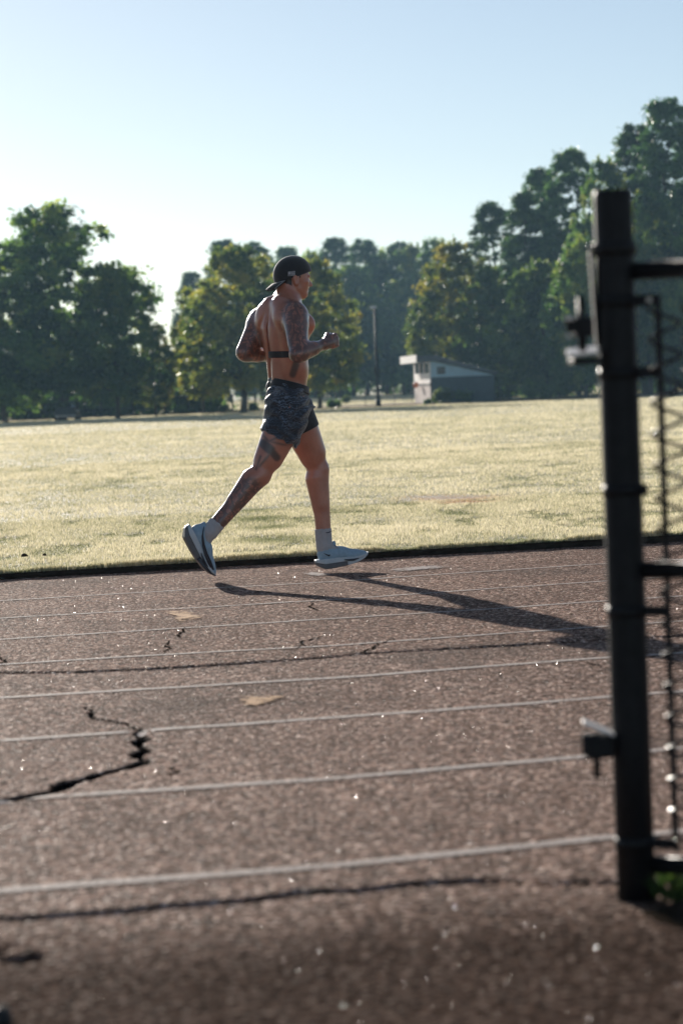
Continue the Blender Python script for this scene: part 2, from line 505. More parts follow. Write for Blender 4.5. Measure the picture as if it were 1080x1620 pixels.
def patch(name, pts, mat, lift=.003, grid=None, label=None):
    """flat irregular paint patch from photo outline points, draped on the track"""
    g = [st(G(*p)) for p in pts]
    c = np.mean(g, 0)
    V = []; F = []
    n = len(g); ring = 5
    for r in range(ring + 1):
        for p in g:
            q = c + (np.array(p) - c) * r / ring
            x, y = xy(q[0], q[1]); V.append((x, y, float(surf_z(np.array(q[0]), np.array(q[1]))) + lift))
    for r in range(ring):
        for k in range(n):
            F.append((r * n + k, r * n + (k + 1) % n, (r + 1) * n + (k + 1) % n, (r + 1) * n + k))
    me = mesh_np(name, V, F); add_attr(me, 'rim', np.repeat((np.arange(ring + 1) / ring) ** 2, n))
    o = link(name, me, mat)
    return tag(o, kind='structure', label=label)

patch('paint_patch', [(243, 966), (262, 964), (300, 966), (322, 973), (335, 981), (300, 985), (285, 992), (272, 985), (276, 976), (258, 971)], M['ochre'], .005,
      label='flaking ochre paint mark between the second and third lane lines')
patch('paint_patch', [(369, 1095), (400, 1097), (432, 1097), (468, 1098), (440, 1106), (420, 1113), (400, 1118), (378, 1116), (374, 1106)], M['ochre'], .005,
      label='faded yellow triangular paint mark in the grey lane')
patch('paint_patch', [(474, 907), (490, 905), (520, 908), (535, 911), (505, 914), (482, 912)], M['pale'], .005, label='worn pale paint mark beside the front foot shadow')
patch('paint_patch', [(600, 903), (640, 898), (700, 894), (718, 896), (716, 899), (670, 903), (620, 907)], M['pale'], .005, label='worn pale paint bar in the inside lane')

# fine secondary cracks: narrow dark dirt-filled ribbons
def ribbon(name, pts, w, mat, label):
    g = [st(G(*p)) for p in pts]
    pp = []
    for a, b in zip(g[:-1], g[1:]):
        for k in range(6):
            u = k / 6
            pp.append((a[0] + (b[0] - a[0]) * u + rng.normal(0, .006), a[1] + (b[1] - a[1]) * u + rng.normal(0, .02)))
    pp.append(g[-1])
    V = []; F = []
    for i, (s_, t_) in enumerate(pp):
        d = np.array(pp[min(i + 1, len(pp) - 1)]) - np.array(pp[max(i - 1, 0)]); d /= np.linalg.norm(d) + 1e-6
        nn = np.array([-d[1], d[0]]); ww = w * .62 * (.2 + .9 * rng.random()) * math.sin(math.pi * (i + .4) / (len(pp) + .4)) ** .4
        for sg in (-1, 1):
            q = np.array([s_, t_]) + nn * sg * ww
            x, y = xy(q[0], q[1]); V.append((x, y, float(surf_z(np.array(q[0]), np.array(q[1]))) + .0025))
    for i in range(len(pp) - 1):
        F.append((2 * i, 2 * i + 1, 2 * i + 3, 2 * i + 2))
    tag(link(name, mesh_np(name, V, F), mat), kind='structure', label=label)
for pts, w in [([(292, 992), (289, 1000), (283, 1006), (290, 1011)], .012), ([(270, 1014), (264, 1021), (268, 1027), (258, 1034)], .012),
               ([(510, 1008), (485, 1013), (478, 1022), (455, 1030)], .012), ([(624, 1010), (600, 1018), (590, 1026), (570, 1033)], .015),
               ([(400, 935), (415, 937), (430, 939)], .008), ([(494, 954), (492, 960), (500, 965)], .012), ([(925, 1046), (940, 1050), (955, 1052)], .01),
               ([(0, 1041), (8, 1046), (0, 1052)], .012), ([(270, 1206), (275, 1216), (268, 1222)], .012)]:
    ribbon('hairline_crack', pts, w, M['soil'], 'thin dark hairline crack in the track surface')

# ------------------------------------------------------------------ setting: ground
_VN = np.random.default_rng(99).random((256, 256))
def vnoise(x, y):
    i = np.floor(x).astype(int); j = np.floor(y).astype(int); u = x - i; v = y - j; u = u * u * (3 - 2 * u); v = v * v * (3 - 2 * v)
    g = lambda a, b: _VN[a % 256, b % 256]
    return (g(i, j) * (1 - u) + g(i + 1, j) * u) * (1 - v) + (g(i, j + 1) * (1 - u) + g(i + 1, j + 1) * u) * v
def fnoise(x, y):
    return vnoise(x, y) * .5 + vnoise(x * 2.1 + 7, y * 2.1) * .3 + vnoise(x * 4.3, y * 4.3 + 3) * .2
def field_hit(px, py):
    d = ray(px, py); t = 30.
    for _ in range(20): t = (ground_z(t) - CAM_Z) / d[2]
    return CAM + d * t
BARE = [(field_hit(712, 789), .34), (field_hit(737, 795), .2), (field_hit(680, 786), .2)]
def bare_at(x, y):
    m = 0
    for c, r_ in BARE: m = m + np.exp(-((x - c[0]) / r_) ** 2 - ((y - c[1]) / (r_ * 1.1)) ** 2)
    return np.clip(m * (.5 + fnoise(x * 5, y * 2.5)), 0, 1)
def ground_sheet(name, s_arr, t_arr, zf, mat, label):
    A, B = np.meshgrid(s_arr, t_arr, indexing='ij'); X, Y = xy(A, B)
    Z = zf(X, Y, A, B)
    a, b = A.shape; ix = np.arange(a * b).reshape(a, b)
    q = np.stack([ix[:-1, :-1], ix[1:, :-1], ix[1:, 1:], ix[:-1, 1:]], -1).reshape(-1, 4)
    me = mesh_np(name, np.stack([X.ravel(), Y.ravel(), Z.ravel()], 1), q)
    if name == 'field': add_attr(me, 'bare', bare_at(X.ravel(), Y.ravel()))
    return tag(link(name, me, mat), kind='structure', label=label)

s_f = zones((-1500, -100, 100), (-100, -10, 6), (-10, 15, .12), (15, 100, 6), (100, 1500, 100))
t_f = np.concatenate([[T_EDGE, T_EDGE + .012], zones((T_EDGE + .03, 20, .12), (20, 40, .5), (40, 180, 2.5), (180, 320, 10), (320, 2000, 80))])
def field_h(X, Y, A, B):
    z = ground_z(Y) + (.012 * wob(A, 1.7, 5) * wob(B, 1.3, 6) - .012 * np.clip((fnoise(X * 3.3 + 40, Y * 1.6) - .57) * 9, 0, 1) * (Y < 60)) * (np.clip((B - T_EDGE) / .5, 0, 1))
    z = np.where(B < T_EDGE + .005, track_z(Y) - .03, z)
    return z
ground_sheet('field', s_f, t_f, field_h, M['turf'], 'wide dewy straw green sports field inside the track')
# cut edge of the sod, bare dark soil above the asphalt
se = zones((-60, -3, 2), (-3, 10, .03), (10, 70, 2)); V = []
for q, zz in ((-.004, -.02), (-.006 , .5), (.004, 1.)):
    tq = T_EDGE + q + .006 * wob(se, 9, 77) - .004; X_, Y_ = xy(se, tq)
    V.append(np.stack([X_, Y_, track_z(Y_) * (1 - zz) + (ground_z(Y_) - .004) * zz], 1))
V = np.stack(V, 1).reshape(-1, 3); ix = np.arange(len(se) * 3).reshape(-1, 3)
tag(link('sod_edge', mesh_np('sod_edge', V, np.stack([ix[:-1, :-1], ix[1:, :-1], ix[1:, 1:], ix[:-1, 1:]], -1).reshape(-1, 4)), M['soil']), kind='structure', label='dark cut edge of the turf along the asphalt')
ground_sheet('verge', zones((-1500, -50, 50), (-50, 50, 5), (50, 1500, 50)), zones((-1500, -50, 50), (-50, 1.0, 3)), lambda X, Y, A, B: track_z(Y) * 0 + .10, M['turf'],
             'grass verge behind the near side of the track')
# ground far to both sides of the fine track mesh
for s0, s1 in ((-1500, -80), (90, 1500)):
    ground_sheet('track_end', np.array([s0, s1]), np.array([1.0, T_EDGE]), lambda X, Y, A, B: np.full(X.shape, .0), M['asphalt'], 'far reach of the asphalt track')

# far side of the track: an asphalt strip beyond the field
xs = np.linspace(-160, 160, 81); ys = np.array([161, 165, 169, 173.])
A, B = np.meshgrid(xs, ys, indexing='ij'); Bc = B - .0009 * A ** 2 * .3 - np.clip(A, 0, 60) * .1
q = np.arange(A.size).reshape(A.shape)
q4 = np.stack([q[:-1, :-1], q[1:, :-1], q[1:, 1:], q[:-1, 1:]], -1).reshape(-1, 4)
def far_z(y): return ground_z(y) + .05
me = mesh_np('far_track', np.stack([A.ravel(), Bc.ravel(), far_z(Bc.ravel())], 1), q4)
add_attr(me, 'zone', np.zeros(A.size)); add_attr(me, 'dark', np.zeros(A.size))
tag(link('far_track', me, M['asphalt']), kind='structure', label='grey brown far straight of the track beyond the field')

# ------------------------------------------------------------------ grass blades
def grass(name, n, tr, mat, hmul=1., label='', edge=False, sr=None):
    """n blades between track distances tr, widening with distance; one triangle each"""
    t0, t1 = tr
    if edge:
        t = T_EDGE + rng.uniform(-.012, .06, n); s = rng.uniform(-2.5, 9.5, n)
    else:
        t = t0 + (t1 - t0) * rng.random(n) ** 1.0
        y_ = t / math.cos(TH)
        half = y_ * .155 + 1.2
        c = t * math.tan(TH)          # s of the view axis
        s = c + rng.uniform(-1, 1, n) * half * 1.1
    x, y = xy(s, t)
    z = ground_z(y) - .006
    D = np.maximum(y, 10)
    w = .0026 * D / 14 * rng.uniform(.7, 1.5, n)
    pat = np.clip((fnoise(x * 1.1, y * .6) - .5) * 2.2 + .5, 0, 1)
    low = np.clip((fnoise(x * 3.3 + 40, y * 1.6) - .57) * 9, 0, 1)      # worn hollows
    bare = bare_at(x, y)
    h = (.013 + .013 * rng.random(n) + .009 * pat) * (1 - .6 * low) * (1 - .75 * bare) * hmul * (D / 14) ** .4
    a = rng.uniform(0, 2 * math.pi, n); lean = rng.normal(0, .6, n) * h; la = rng.uniform(0, 6.28, n)
    dx, dy = np.cos(a) * w, np.sin(a) * w
    v0 = np.stack([x - dx, y - dy, z], 1); v1 = np.stack([x + dx, y + dy, z], 1)
    v2 = np.stack([x + lean * np.cos(la), y + lean * np.sin(la), z + h], 1)
    V = np.stack([v0, v1, v2], 1).reshape(-1, 3); F = np.arange(3 * n).reshape(n, 3)
    me = mesh_np(name, V, F, False)
    tn = np.clip(.42 + .3 * pat - .38 * low + rng.normal(0, .22, n), 0, 1)
    # clumps of greener grass and one burnt patch
    gx, gy = G(420, 862)[:2]
    for px_, py_, r in ((435, 862, .3), (430, 842, .2), (405, 828, .2), (400, 812, .2), (420, 825, .15)):
        q = P(px_, py_, 1); d = ray(px_, py_); tt = (-.0 - CAM_Z) / d[2]; q = CAM + d * tt
        m = np.exp(-((x - q[0]) / r) ** 2 - ((y - q[1]) / (r * 1.6)) ** 2)
        tn = tn * (1 - .9 * m)
    add_attr(me, 'tone', np.repeat(tn, 3)); add_attr(me, 'bare', np.repeat(bare, 3))
    return tag(link(name, me, mat), label=label, cat='grass', kind='stuff')
grass('grass_blades', 230000, (T_EDGE, 20), M['blade'], 1., 'short dewy grass blades near the track edge')
grass('grass_blades', 36000, (0, 0), M['blade'], 1.7, 'longer grass blades overhanging the edge of the asphalt', edge=True)
grass('grass_blades', 230000, (20, 38), M['blade'], .95, 'dewy pale grass in the middle of the field')
grass('grass_blades', 150000, (38, 80), M['blade'], 1., 'pale backlit grass farther across the field')
grass('grass_blades', 110000, (80, 160), M['blade'], .8, 'pale backlit grass at the far side of the field')

grass('grass_blades', 80000, (174, 285), M['blade'], 1.1, 'lit grass beyond the far straight of the track')
# burnt reddish patch and two dark clods on the field
def field_pt(px, py, dz=0.0):
    d = ray(px, py); t = 30.
    for _ in range(20): t = (ground_z(t) + dz - CAM_Z) / d[2]
    return CAM + d * t

# loose grit and glassy stone chips on the track
n = 60000
t = 2.6 + (T_EDGE - 2.7) * rng.random(n) ** 1.25
y_ = t / math.cos(TH); s = t * math.tan(TH) + rng.uniform(-1, 1, n) * (y_ * .16 + .35)
keep = (seg_dist(s, t, crack, .25) > 1.6) & (rng.random(n) < np.where(t < 4.3, .5, 1)); s = s[keep]; t = t[keep]; y_ = y_[keep]; n = len(s)
x, y = xy(s, t); z = surf_z(s, t)
r = rng.uniform(.0005, .0013, n) * (y_ / 5) ** .35
octv = np.array([(1, 0, 0), (-1, 0, 0), (0, 1, 0), (0, -1, 0), (0, 0, .8), (0, 0, -.8)], float)
octf = np.array([(0, 2, 4), (2, 1, 4), (1, 3, 4), (3, 0, 4)])
V = octv[None] * rng.uniform(.6, 1.3, (n, 6, 1))
an = rng.uniform(0, 6.28, n); ax_ = rng.uniform(-.8, .8, n)
ca, sa, cb_, sb = np.cos(an), np.sin(an), np.cos(ax_), np.sin(ax_)
V = np.stack([V[..., 0], V[..., 1] * cb_[:, None] - V[..., 2] * sb[:, None], V[..., 1] * sb[:, None] + V[..., 2] * cb_[:, None]], -1)
V = np.stack([V[..., 0] * ca[:, None] - V[..., 1] * sa[:, None], V[..., 0] * sa[:, None] + V[..., 1] * ca[:, None], V[..., 2]], -1)
V = V * r[:, None, None] + np.stack([x, y, z + r * .3], 1)[:, None, :]
F = (octf[None] + (np.arange(n) * 6)[:, None, None]).reshape(-1, 3)
mg, ntg, og = new_mat('wet_stone_chips'); Ng = NT(ntg)
Ng.bsdf(og, (.14, .075, .052), .22, **{'Specular IOR Level': .55})
tag(link('stone_chips', mesh_np('stone_chips', V.reshape(-1, 3), F, False), mg), label='loose glinting grit scattered on the asphalt', cat='grit', kind='stuff')

# ------------------------------------------------------------------ signed distance modelling
class Field:
    def __init__(s, lo, hi, h):
        s.lo = np.array(lo, float); s.h = h
        s.n = np.ceil((np.array(hi) - s.lo) / h).astype(int) + 1
        s.F = np.full(s.n, 1.0, np.float32)
    def sub(s, lo, hi):
        a = np.clip(np.floor((lo - s.lo) / s.h).astype(int), 0, s.n - 1); b = np.clip(np.ceil((hi - s.lo) / s.h).astype(int) + 1, 1, s.n)
        if (b <= a).any(): return None
        sl = tuple(slice(i, j) for i, j in zip(a, b))
        ax = [(s.lo[k] + s.h * np.arange(a[k], b[k])).astype(np.float32) for k in range(3)]
        return sl, ax[0][:, None, None], ax[1][None, :, None], ax[2][None, None, :]
    def put(s, f, lo, hi, k, op='add'):
        m = k + 3 * s.h
        r = s.sub(np.array(lo) - m, np.array(hi) + m)
        if r is None: return s
        sl, X, Y, Z = r
        b = f(X, Y, Z); a = s.F[sl]
        if op == 'add':
            hh = np.clip(.5 + .5 * (a - b) / k, 0, 1); s.F[sl] = a + (b - a) * hh - k * hh * (1 - hh)
        else:
            b = -b; hh = np.clip(.5 - .5 * (a - b) / k, 0, 1); s.F[sl] = a + (b - a) * hh + k * hh * (1 - hh)
        return s
    def cone(s, a, b, ra, rb, k=.012, op='add'):
        a = np.array(a, float); b = np.array(b, float); R_ = max(ra, rb)
        return s.put(cone_f(a, b, ra, rb), np.minimum(a, b) - R_, np.maximum(a, b) + R_, k, op)
    def ell(s, c, rad, axes=None, k=.015, op='add'):
        c = np.array(c, float); R_ = max(rad)
        return s.put(ell_f(c, rad, axes), c - R_, c + R_, k, op)
    def mesh(s):
        F = s.F; ins = F < 0
        nx, ny, nz = F.shape
        cs_ = (nx - 1, ny - 1, nz - 1)
        cnt = np.zeros(cs_, np.uint8)
        for i in (0, 1):
            for j in (0, 1):
                for k in (0, 1):
                    cnt += ins[i:nx - 1 + i, j:ny - 1 + j, k:nz - 1 + k]
        act = (cnt > 0) & (cnt < 8)
        I = np.argwhere(act)
        vid = -np.ones(cs_, np.int64); vid[tuple(I.T)] = np.arange(len(I))
        acc = np.zeros((len(I), 3)); num = np.zeros(len(I))
        corners = [(i, j, k) for i in (0, 1) for j in (0, 1) for k in (0, 1)]
        val = {c: F[I[:, 0] + c[0], I[:, 1] + c[1], I[:, 2] + c[2]] for c in corners}
        for c in corners:
            for ax in range(3):
                if c[ax]: continue
                d = list(c); d[ax] = 1; d = tuple(d)
                va, vb = val[c], val[d]; m = (va < 0) != (vb < 0)
                t_ = np.where(m, va / np.where(m, va - vb, 1), 0)
                p = np.tile(np.array(c, float), (len(I), 1)); p[:, ax] += t_
                acc[m] += p[m]; num[m] += 1
        V = (I + acc / num[:, None]) * s.h + s.lo
        Q = []
        for ax in range(3):
            u, v = [(1, 2), (2, 0), (0, 1)][ax]
            n1 = [slice(None)] * 3; n2 = [slice(None)] * 3
            n1[ax] = slice(0, -1); n2[ax] = slice(1, None)
            d = ins[tuple(n1)].astype(np.int8) - ins[tuple(n2)].astype(np.int8)
            E = np.argwhere(d != 0); sg = d[tuple(E.T)]
            ok = (E[:, u] > 0) & (E[:, v] > 0) & (E[:, u] < cs_[u]) & (E[:, v] < cs_[v]) & (E[:, ax] < cs_[ax])
            E = E[ok]; sg = sg[ok]
            def cell(du, dv):
                q = E.copy(); q[:, u] -= du; q[:, v] -= dv; return vid[tuple(q.T)]
            quad = np.stack([cell(1, 1), cell(0, 1), cell(0, 0), cell(1, 0)], 1)
            quad[sg < 0] = quad[sg < 0][:, ::-1]
            Q.append(quad)
        Q = np.concatenate(Q); Q = Q[(Q >= 0).all(1)]
        return V, Q
    def build(s, name, mat, parent=None, smooth_it=2, attrs=None, org=None, sub=0):
        V, Q = s.mesh()
        # light Laplacian smoothing
        if smooth_it:
            e = np.concatenate([Q[:, [0, 1]], Q[:, [1, 2]], Q[:, [2, 3]], Q[:, [3, 0]]]); e = np.concatenate([e, e[:, ::-1]])
            deg = np.bincount(e[:, 0], minlength=len(V))[:, None]
            for it in range(smooth_it):
                for lam in (.5, -.52):
                    m = np.stack([np.bincount(e[:, 0], V[e[:, 1], k], len(V)) for k in range(3)], 1) / np.maximum(deg, 1)
                    V = V + lam * (m - V)
        org = np.zeros(3) if org is None else np.array(org)
        me = mesh_np(name, V - org, Q)
        for k, f in (attrs or {}).items(): add_attr(me, k, f(V))
        return link(name, me, mat, parent)

def cone_f(a, b, ra, rb):
    ba = b - a; L = float(ba @ ba) + 1e-9
    def f(X, Y, Z):
        px, py, pz = X - a[0], Y - a[1], Z - a[2]
        u = np.clip((px * ba[0] + py * ba[1] + pz * ba[2]) / L, 0, 1)
        return np.sqrt((px - u * ba[0]) ** 2 + (py - u * ba[1]) ** 2 + (pz - u * ba[2]) ** 2) - (ra + (rb - ra) * u)
    return f

def ell_f(c, rad, axes=None):
    A = np.eye(3) if axes is None else np.array(axes, float)
    def f(X, Y, Z):
        x, y, z = X - c[0], Y - c[1], Z - c[2]
        l = [A[i][0] * x + A[i][1] * y + A[i][2] * z for i in range(3)]
        k0 = np.sqrt(sum((l[i] / rad[i]) ** 2 for i in range(3)))
        k1 = np.sqrt(sum((l[i] / rad[i] ** 2) ** 2 for i in range(3))) + 1e-6
        return k0 * (k0 - 1) / k1
    return f

def frame(yaw, pitch=0, roll=0):
    """rows: forward, right-hand side, up for a body part heading yaw (0 = along +X, turning to +Y)"""
    y = R(yaw)
    F_ = np.array([math.cos(y), math.sin(y), 0]); R_ = np.array([math.sin(y), -math.cos(y), 0]); U_ = np.array([0, 0, 1.])
    p = R(pitch)
    F2 = F_ * math.cos(p) + U_ * math.sin(p); U2 = U_ * math.cos(p) - F_ * math.sin(p)
    r = R(roll)
    R3 = R_ * math.cos(r) + U2 * math.sin(r); U3 = U2 * math.cos(r) - R_ * math.sin(r)
    return np.stack([F2, R3, U3])

#PERSON
# ------------------------------------------------------------------ the runner
def uv(v): v = np.array(v, float); return v / (np.linalg.norm(v) + 1e-9)

def skin_mat():
    m, nt, out = new_mat('tanned_tattooed_skin'); N = NT(nt)
    v = N.obj()
    base = N.ramp(N.noise(v, 9, 5, .6), [(.3, (.4, .145, .085)), (.7, (.54, .215, .13))])
    base = N.mix(N.attr('ruddy'), base, (.4, .13, .09))
    # sleeve tattoos: scribbled shapes and shading, clear of the skin between
    wv = N.n('ShaderNodeTexWave'); wv.inputs['Scale'].default_value = 5; wv.inputs['Distortion'].default_value = 12
    wv.inputs['Detail'].default_value = 3; wv.inputs['Detail Scale'].default_value = 3; N.l(v, wv.inputs['Vector'])
    a = N.ramp(wv.outputs['Fac'], [(.28, 1.), (.5, .25)])
    b = N.ramp(N.noise(v, 17, 4, .6, 2.0), [(.46, 0.), (.55, 1.)])
    vo = N.n('ShaderNodeTexVoronoi'); vo.feature = 'DISTANCE_TO_EDGE'; vo.inputs['Scale'].default_value = 30; N.l(v, vo.inputs['Vector'])
    c = N.ramp(vo.outputs['Distance'], [(.04, 1.), (.12, 0.)])
    ink = N.math('MAXIMUM', N.math('MULTIPLY', a, .75), N.math('MULTIPLY', b, .75)); ink = N.math('MAXIMUM', ink, N.math('MULTIPLY', c, .5))
    ink = N.math('MINIMUM', N.math('MULTIPLY', N.math('ADD', ink, .06), N.attr('sleeve')), .74)
    col = N.mix(ink, base, (.035, .04, .042))
    blot = N.math('MULTIPLY', N.attr('solid_ink'), .88)
    col = N.mix(blot, col, (.03, .03, .032))
    col = N.mix(N.attr('hair'), col, (.02, .014, .011))
    r = N.ramp(N.noise(v, 40, 4), [(.3, .3), (.7, .5)])
    bs = N.bsdf(out, col, r, N.noise(v, 120, 3), .12, .002)
    bs.inputs['Subsurface Weight'].default_value = .12; bs.inputs['Subsurface Radius'].default_value = (.02, .007, .004)
    bs.inputs['Subsurface Scale'].default_value = .5
    N.l(N.math('SUBTRACT', 1.0, N.attr('hair')), bs.inputs['Coat Weight']); bs.inputs['Coat Roughness'].default_value = .27
    return m

def shorts_mat():
    m, nt, out = new_mat('wavy_patterned_shorts'); N = NT(nt)
    v = N.obj()
    w = N.n('ShaderNodeTexWave'); w.bands_direction = 'Z'
    w.inputs['Scale'].default_value = 17; w.inputs['Distortion'].default_value = 11; w.inputs['Detail'].default_value = 4; w.inputs['Detail Scale'].default_value = 2.2
    N.l(v, w.inputs['Vector'])
    c = N.ramp(w.outputs['Fac'], [(0, (.012, .016, .026)), (.55, (.02, .027, .042)), (.8, (.045, .07, .11)), (.93, (.13, .18, .25))])
    c = N.mix(N.ramp(N.noise(v, 14, 3), [(.4, 0.), (.6, .8)]), c, (.014, .019, .03))
    b = N.bsdf(out, c, .5, N.noise(v, 26, 5, .6, .8), .8, .02)
    b.inputs['Sheen Weight'].default_value = .3
    return m

M['skin'] = skin_mat(); M['shorts'] = shorts_mat()
M['black_cloth'] = simple('black_stretch_cloth', (.012, .012, .014), .6, .2, 30, .15, **{'Sheen Weight': .2})
M['cap_cloth'] = simple('black_cap_cotton', (.012, .011, .013), .75, .2, 60, .3, **{'Sheen Weight': .5})
M['sock'] = simple('white_ribbed_sock', (.42, .41, .42), .8, .08, 40, .3)
M['shoe_knit'] = simple('pale_grey_shoe_knit', (.3, .43, .53), .6, .1, 60, .3)
M['shoe_foam'] = simple('white_shoe_foam', (.5, .56, .6), .45, .06, 30, .1)
M['shoe_grey'] = simple('grey_shoe_foam', (.12, .12, .125), .5, .1, 30, .1)
M['shoe_dark'] = simple('dark_shoe_rubber', (.02, .022, .035), .4, .1, 30, .1)
M['badge'] = simple('grey_cap_badge', (.17, .17, .18), .6, .1, 60, .1)

# joints, each as the photo shows it and at its own distance
DC = 13.35
hipR, hipL = P(459, 650, 13.27), P(463, 648, 13.44)
kneeR, kneeL = P(411, 751, 13.22), P(503, 743, 13.50)
ankR, ankL = P(333, 842, 13.13), P(514, 862, 13.48)
shR, shL = P(467.5, 500, 13.22), P(414, 506, 13.50)
elR, elL = P(471, 560, 13.06), P(387, 558, 13.40)
wrR, wrL = P(515, 544, 13.20), P(437, 566, 13.60)
chest = P(451.5, 525, 13.37); waist = P(461, 582, 13.37); pelvis = P(456, 632, 13.355)
FC, FWs, FP_ = frame(35), frame(22), frame(13)

def torso_prims(F, infl=0.):
    """trunk volumes: ribcage, waist, pelvis, shoulder girdle and back muscles"""
    f, r, u = FC
    i = infl
    F.ell(chest, (.118 + i, .158 + i, .175 + i), FC, .05)
    F.ell(chest + .075 * u - .01 * f, (.095 + i, .165 + i, .075 + i), FC, .05)
    F.ell(waist, (.09 + i, .126 + i, .15 + i), FWs, .06)
    F.ell(pelvis, (.1 + i, .148 + i, .105 + i), FP_, .06)
    # lats, broad at the armpit and narrowing to the waist
    for sg in (-1, 1):
        F.cone(chest + sg * .124 * r + .05 * u - .048 * f, waist + sg * .075 * FWs[1] - .03 * f + .0 * u, .055 + i, .045 + i, .05)
        F.cone(chest + sg * .035 * r - .085 * f + .02 * u, pelvis + sg * .035 * FP_[1] - .062 * FP_[0] + .05 * u, .034 + i, .034 + i, .03)   # erector columns
        F.ell(chest + sg * .085 * r + .075 * u - .088 * f, (.038 + i, .056 + i, .075 + i), FC, .02)     # shoulder blade mass
        F.ell(chest + sg * .07 * r + .035 * u + .085 * f, (.042 + i, .078 + i, .06 + i), FC, .03)       # pectorals
        F.cone(chest + sg * .045 * r + .15 * u - .055 * f, chest + sg * .14 * r + .115 * u - .03 * f, .05 + i, .045 + i, .04)   # trapezius / rear delts

lo = P(372, 395, 13.4) - np.array([.02, .55, 0]); hi = P(560, 395, 13.4) + np.array([.02, .5, .02])
lo[0] = P(285, 800, 13.1)[0] - .02; hi[0] = P(590, 860, 13.4)[0]
lo[1] = 12.85; hi[1] = 13.85; lo[2] = P(500, 905, 13.4)[2] - .02
body = Field(lo, hi, .0055)
torso_prims(body)
f, r, u = FC
# neck and head
headF = frame(17, -4)
hf, hr, hu = headF
hc = P(461.5, 437, 13.40)
nb = P(452, 486, 13.36)
body.cone(nb - .02 * u, hc - .024 * hf - .03 * hu, .062, .053, .04)
body.cone(nb + .03 * hf, hc + .01 * hf - .07 * hu, .055, .05, .03)
for sg in (-1, 1):    # trapezius slopes and neck cords
    body.cone(hc - .03 * hf - .095 * hu + sg * .03 * r, (shR if sg > 0 else shL) * .55 + (chest + .14 * u) * .45 + .018 * u, .03, .046, .04)
    body.cone(hc - .02 * hf - .06 * hu + sg * .045 * hr, nb + .05 * f + sg * .02 * r, .02, .018, .02)
body.ell(hc, (.096, .074, .1), headF, .02)
body.ell(hc + .045 * hf - .05 * hu, (.05, .056, .062), headF, .025)              # face
body.ell(hc + .062 * hf - .095 * hu, (.03, .034, .026), headF, .02)               # chin
for sg in (-1, 1):
    body.cone(hc + .005 * hf - .066 * hu + sg * .05 * hr, hc + .062 * hf - .098 * hu + sg * .018 * hr, .022, .018, .02)  # jaw
    body.ell(hc + .066 * hf - .03 * hu + sg * .038 * hr, (.02, .018, .014), headF, .012)       # cheekbone
    body.ell(hc + .088 * hf + .002 * hu + sg * .026 * hr, (.011, .022, .009), headF, .008)     # brow
    body.ell(hc + .094 * hf - .014 * hu + sg * .03 * hr, (.014, .015, .009), headF, .006, 'sub')   # eye socket
    body.ell(hc + .081 * hf - .014 * hu + sg * .03 * hr, (.011, .012, .008), headF, .003)      # eyeball under lids
    # ear
    ec = hc + .002 * hf - .026 * hu + sg * .079 * hr
    body.ell(ec, (.018, .012, .034), frame(17, 12), .006)
    body.ell(ec + sg * .01 * hr + .002 * hf, (.008, .005, .018), headF, .004, 'sub')
body.cone(hc + .088 * hf - .006 * hu, hc + .111 * hf - .043 * hu, .0085, .0105, .01)    # nose
body.ell(hc + .098 * hf - .046 * hu, (.012, .016, .008), headF, .006)
body.ell(hc + .089 * hf - .067 * hu, (.012, .024, .0065), headF, .005)                  # lips
body.ell(hc + .087 * hf - .079 * hu, (.012, .021, .0068), headF, .005)
body.ell(hc + .101 * hf - .0728 * hu, (.01, .026, .002), headF, .003, 'sub')
# arms
def arm(sh, el, wr, sg):
    d = uv(el - sh); e = uv(wr - el)
    out_ = uv(sg * r - .2 * f)
    body.ell(sh + .01 * out_ - .01 * u, (.066, .062, .078), None, .035)
    body.cone(sh, el, .058, .043, .03)
    m = sh + (el - sh) * .48
    fwd = uv(e - d * (e @ d))
    body.cone(sh + d * .08 + fwd * .018, sh + d * .19 + fwd * .016, .045, .038, .03)    # biceps
    body.cone(sh + d * .06 - fwd * .022, sh + d * .2 - fwd * .014, .044, .034, .03)     # triceps
    body.ell(sh + d * .05 + out_ * .028, (.045, .045, .06), None, .03)                  # deltoid
    body.cone(el, wr, .04, .0265, .02)
    body.cone(el + e * .03 + out_ * .008, el + e * .11, .044, .036, .03)                # forearm belly
    body.ell(el - e * .012, (.034, .034, .034), None, .02)
arm(shR, elR, wrR, 1); arm(shL, elL, wrL, -1)

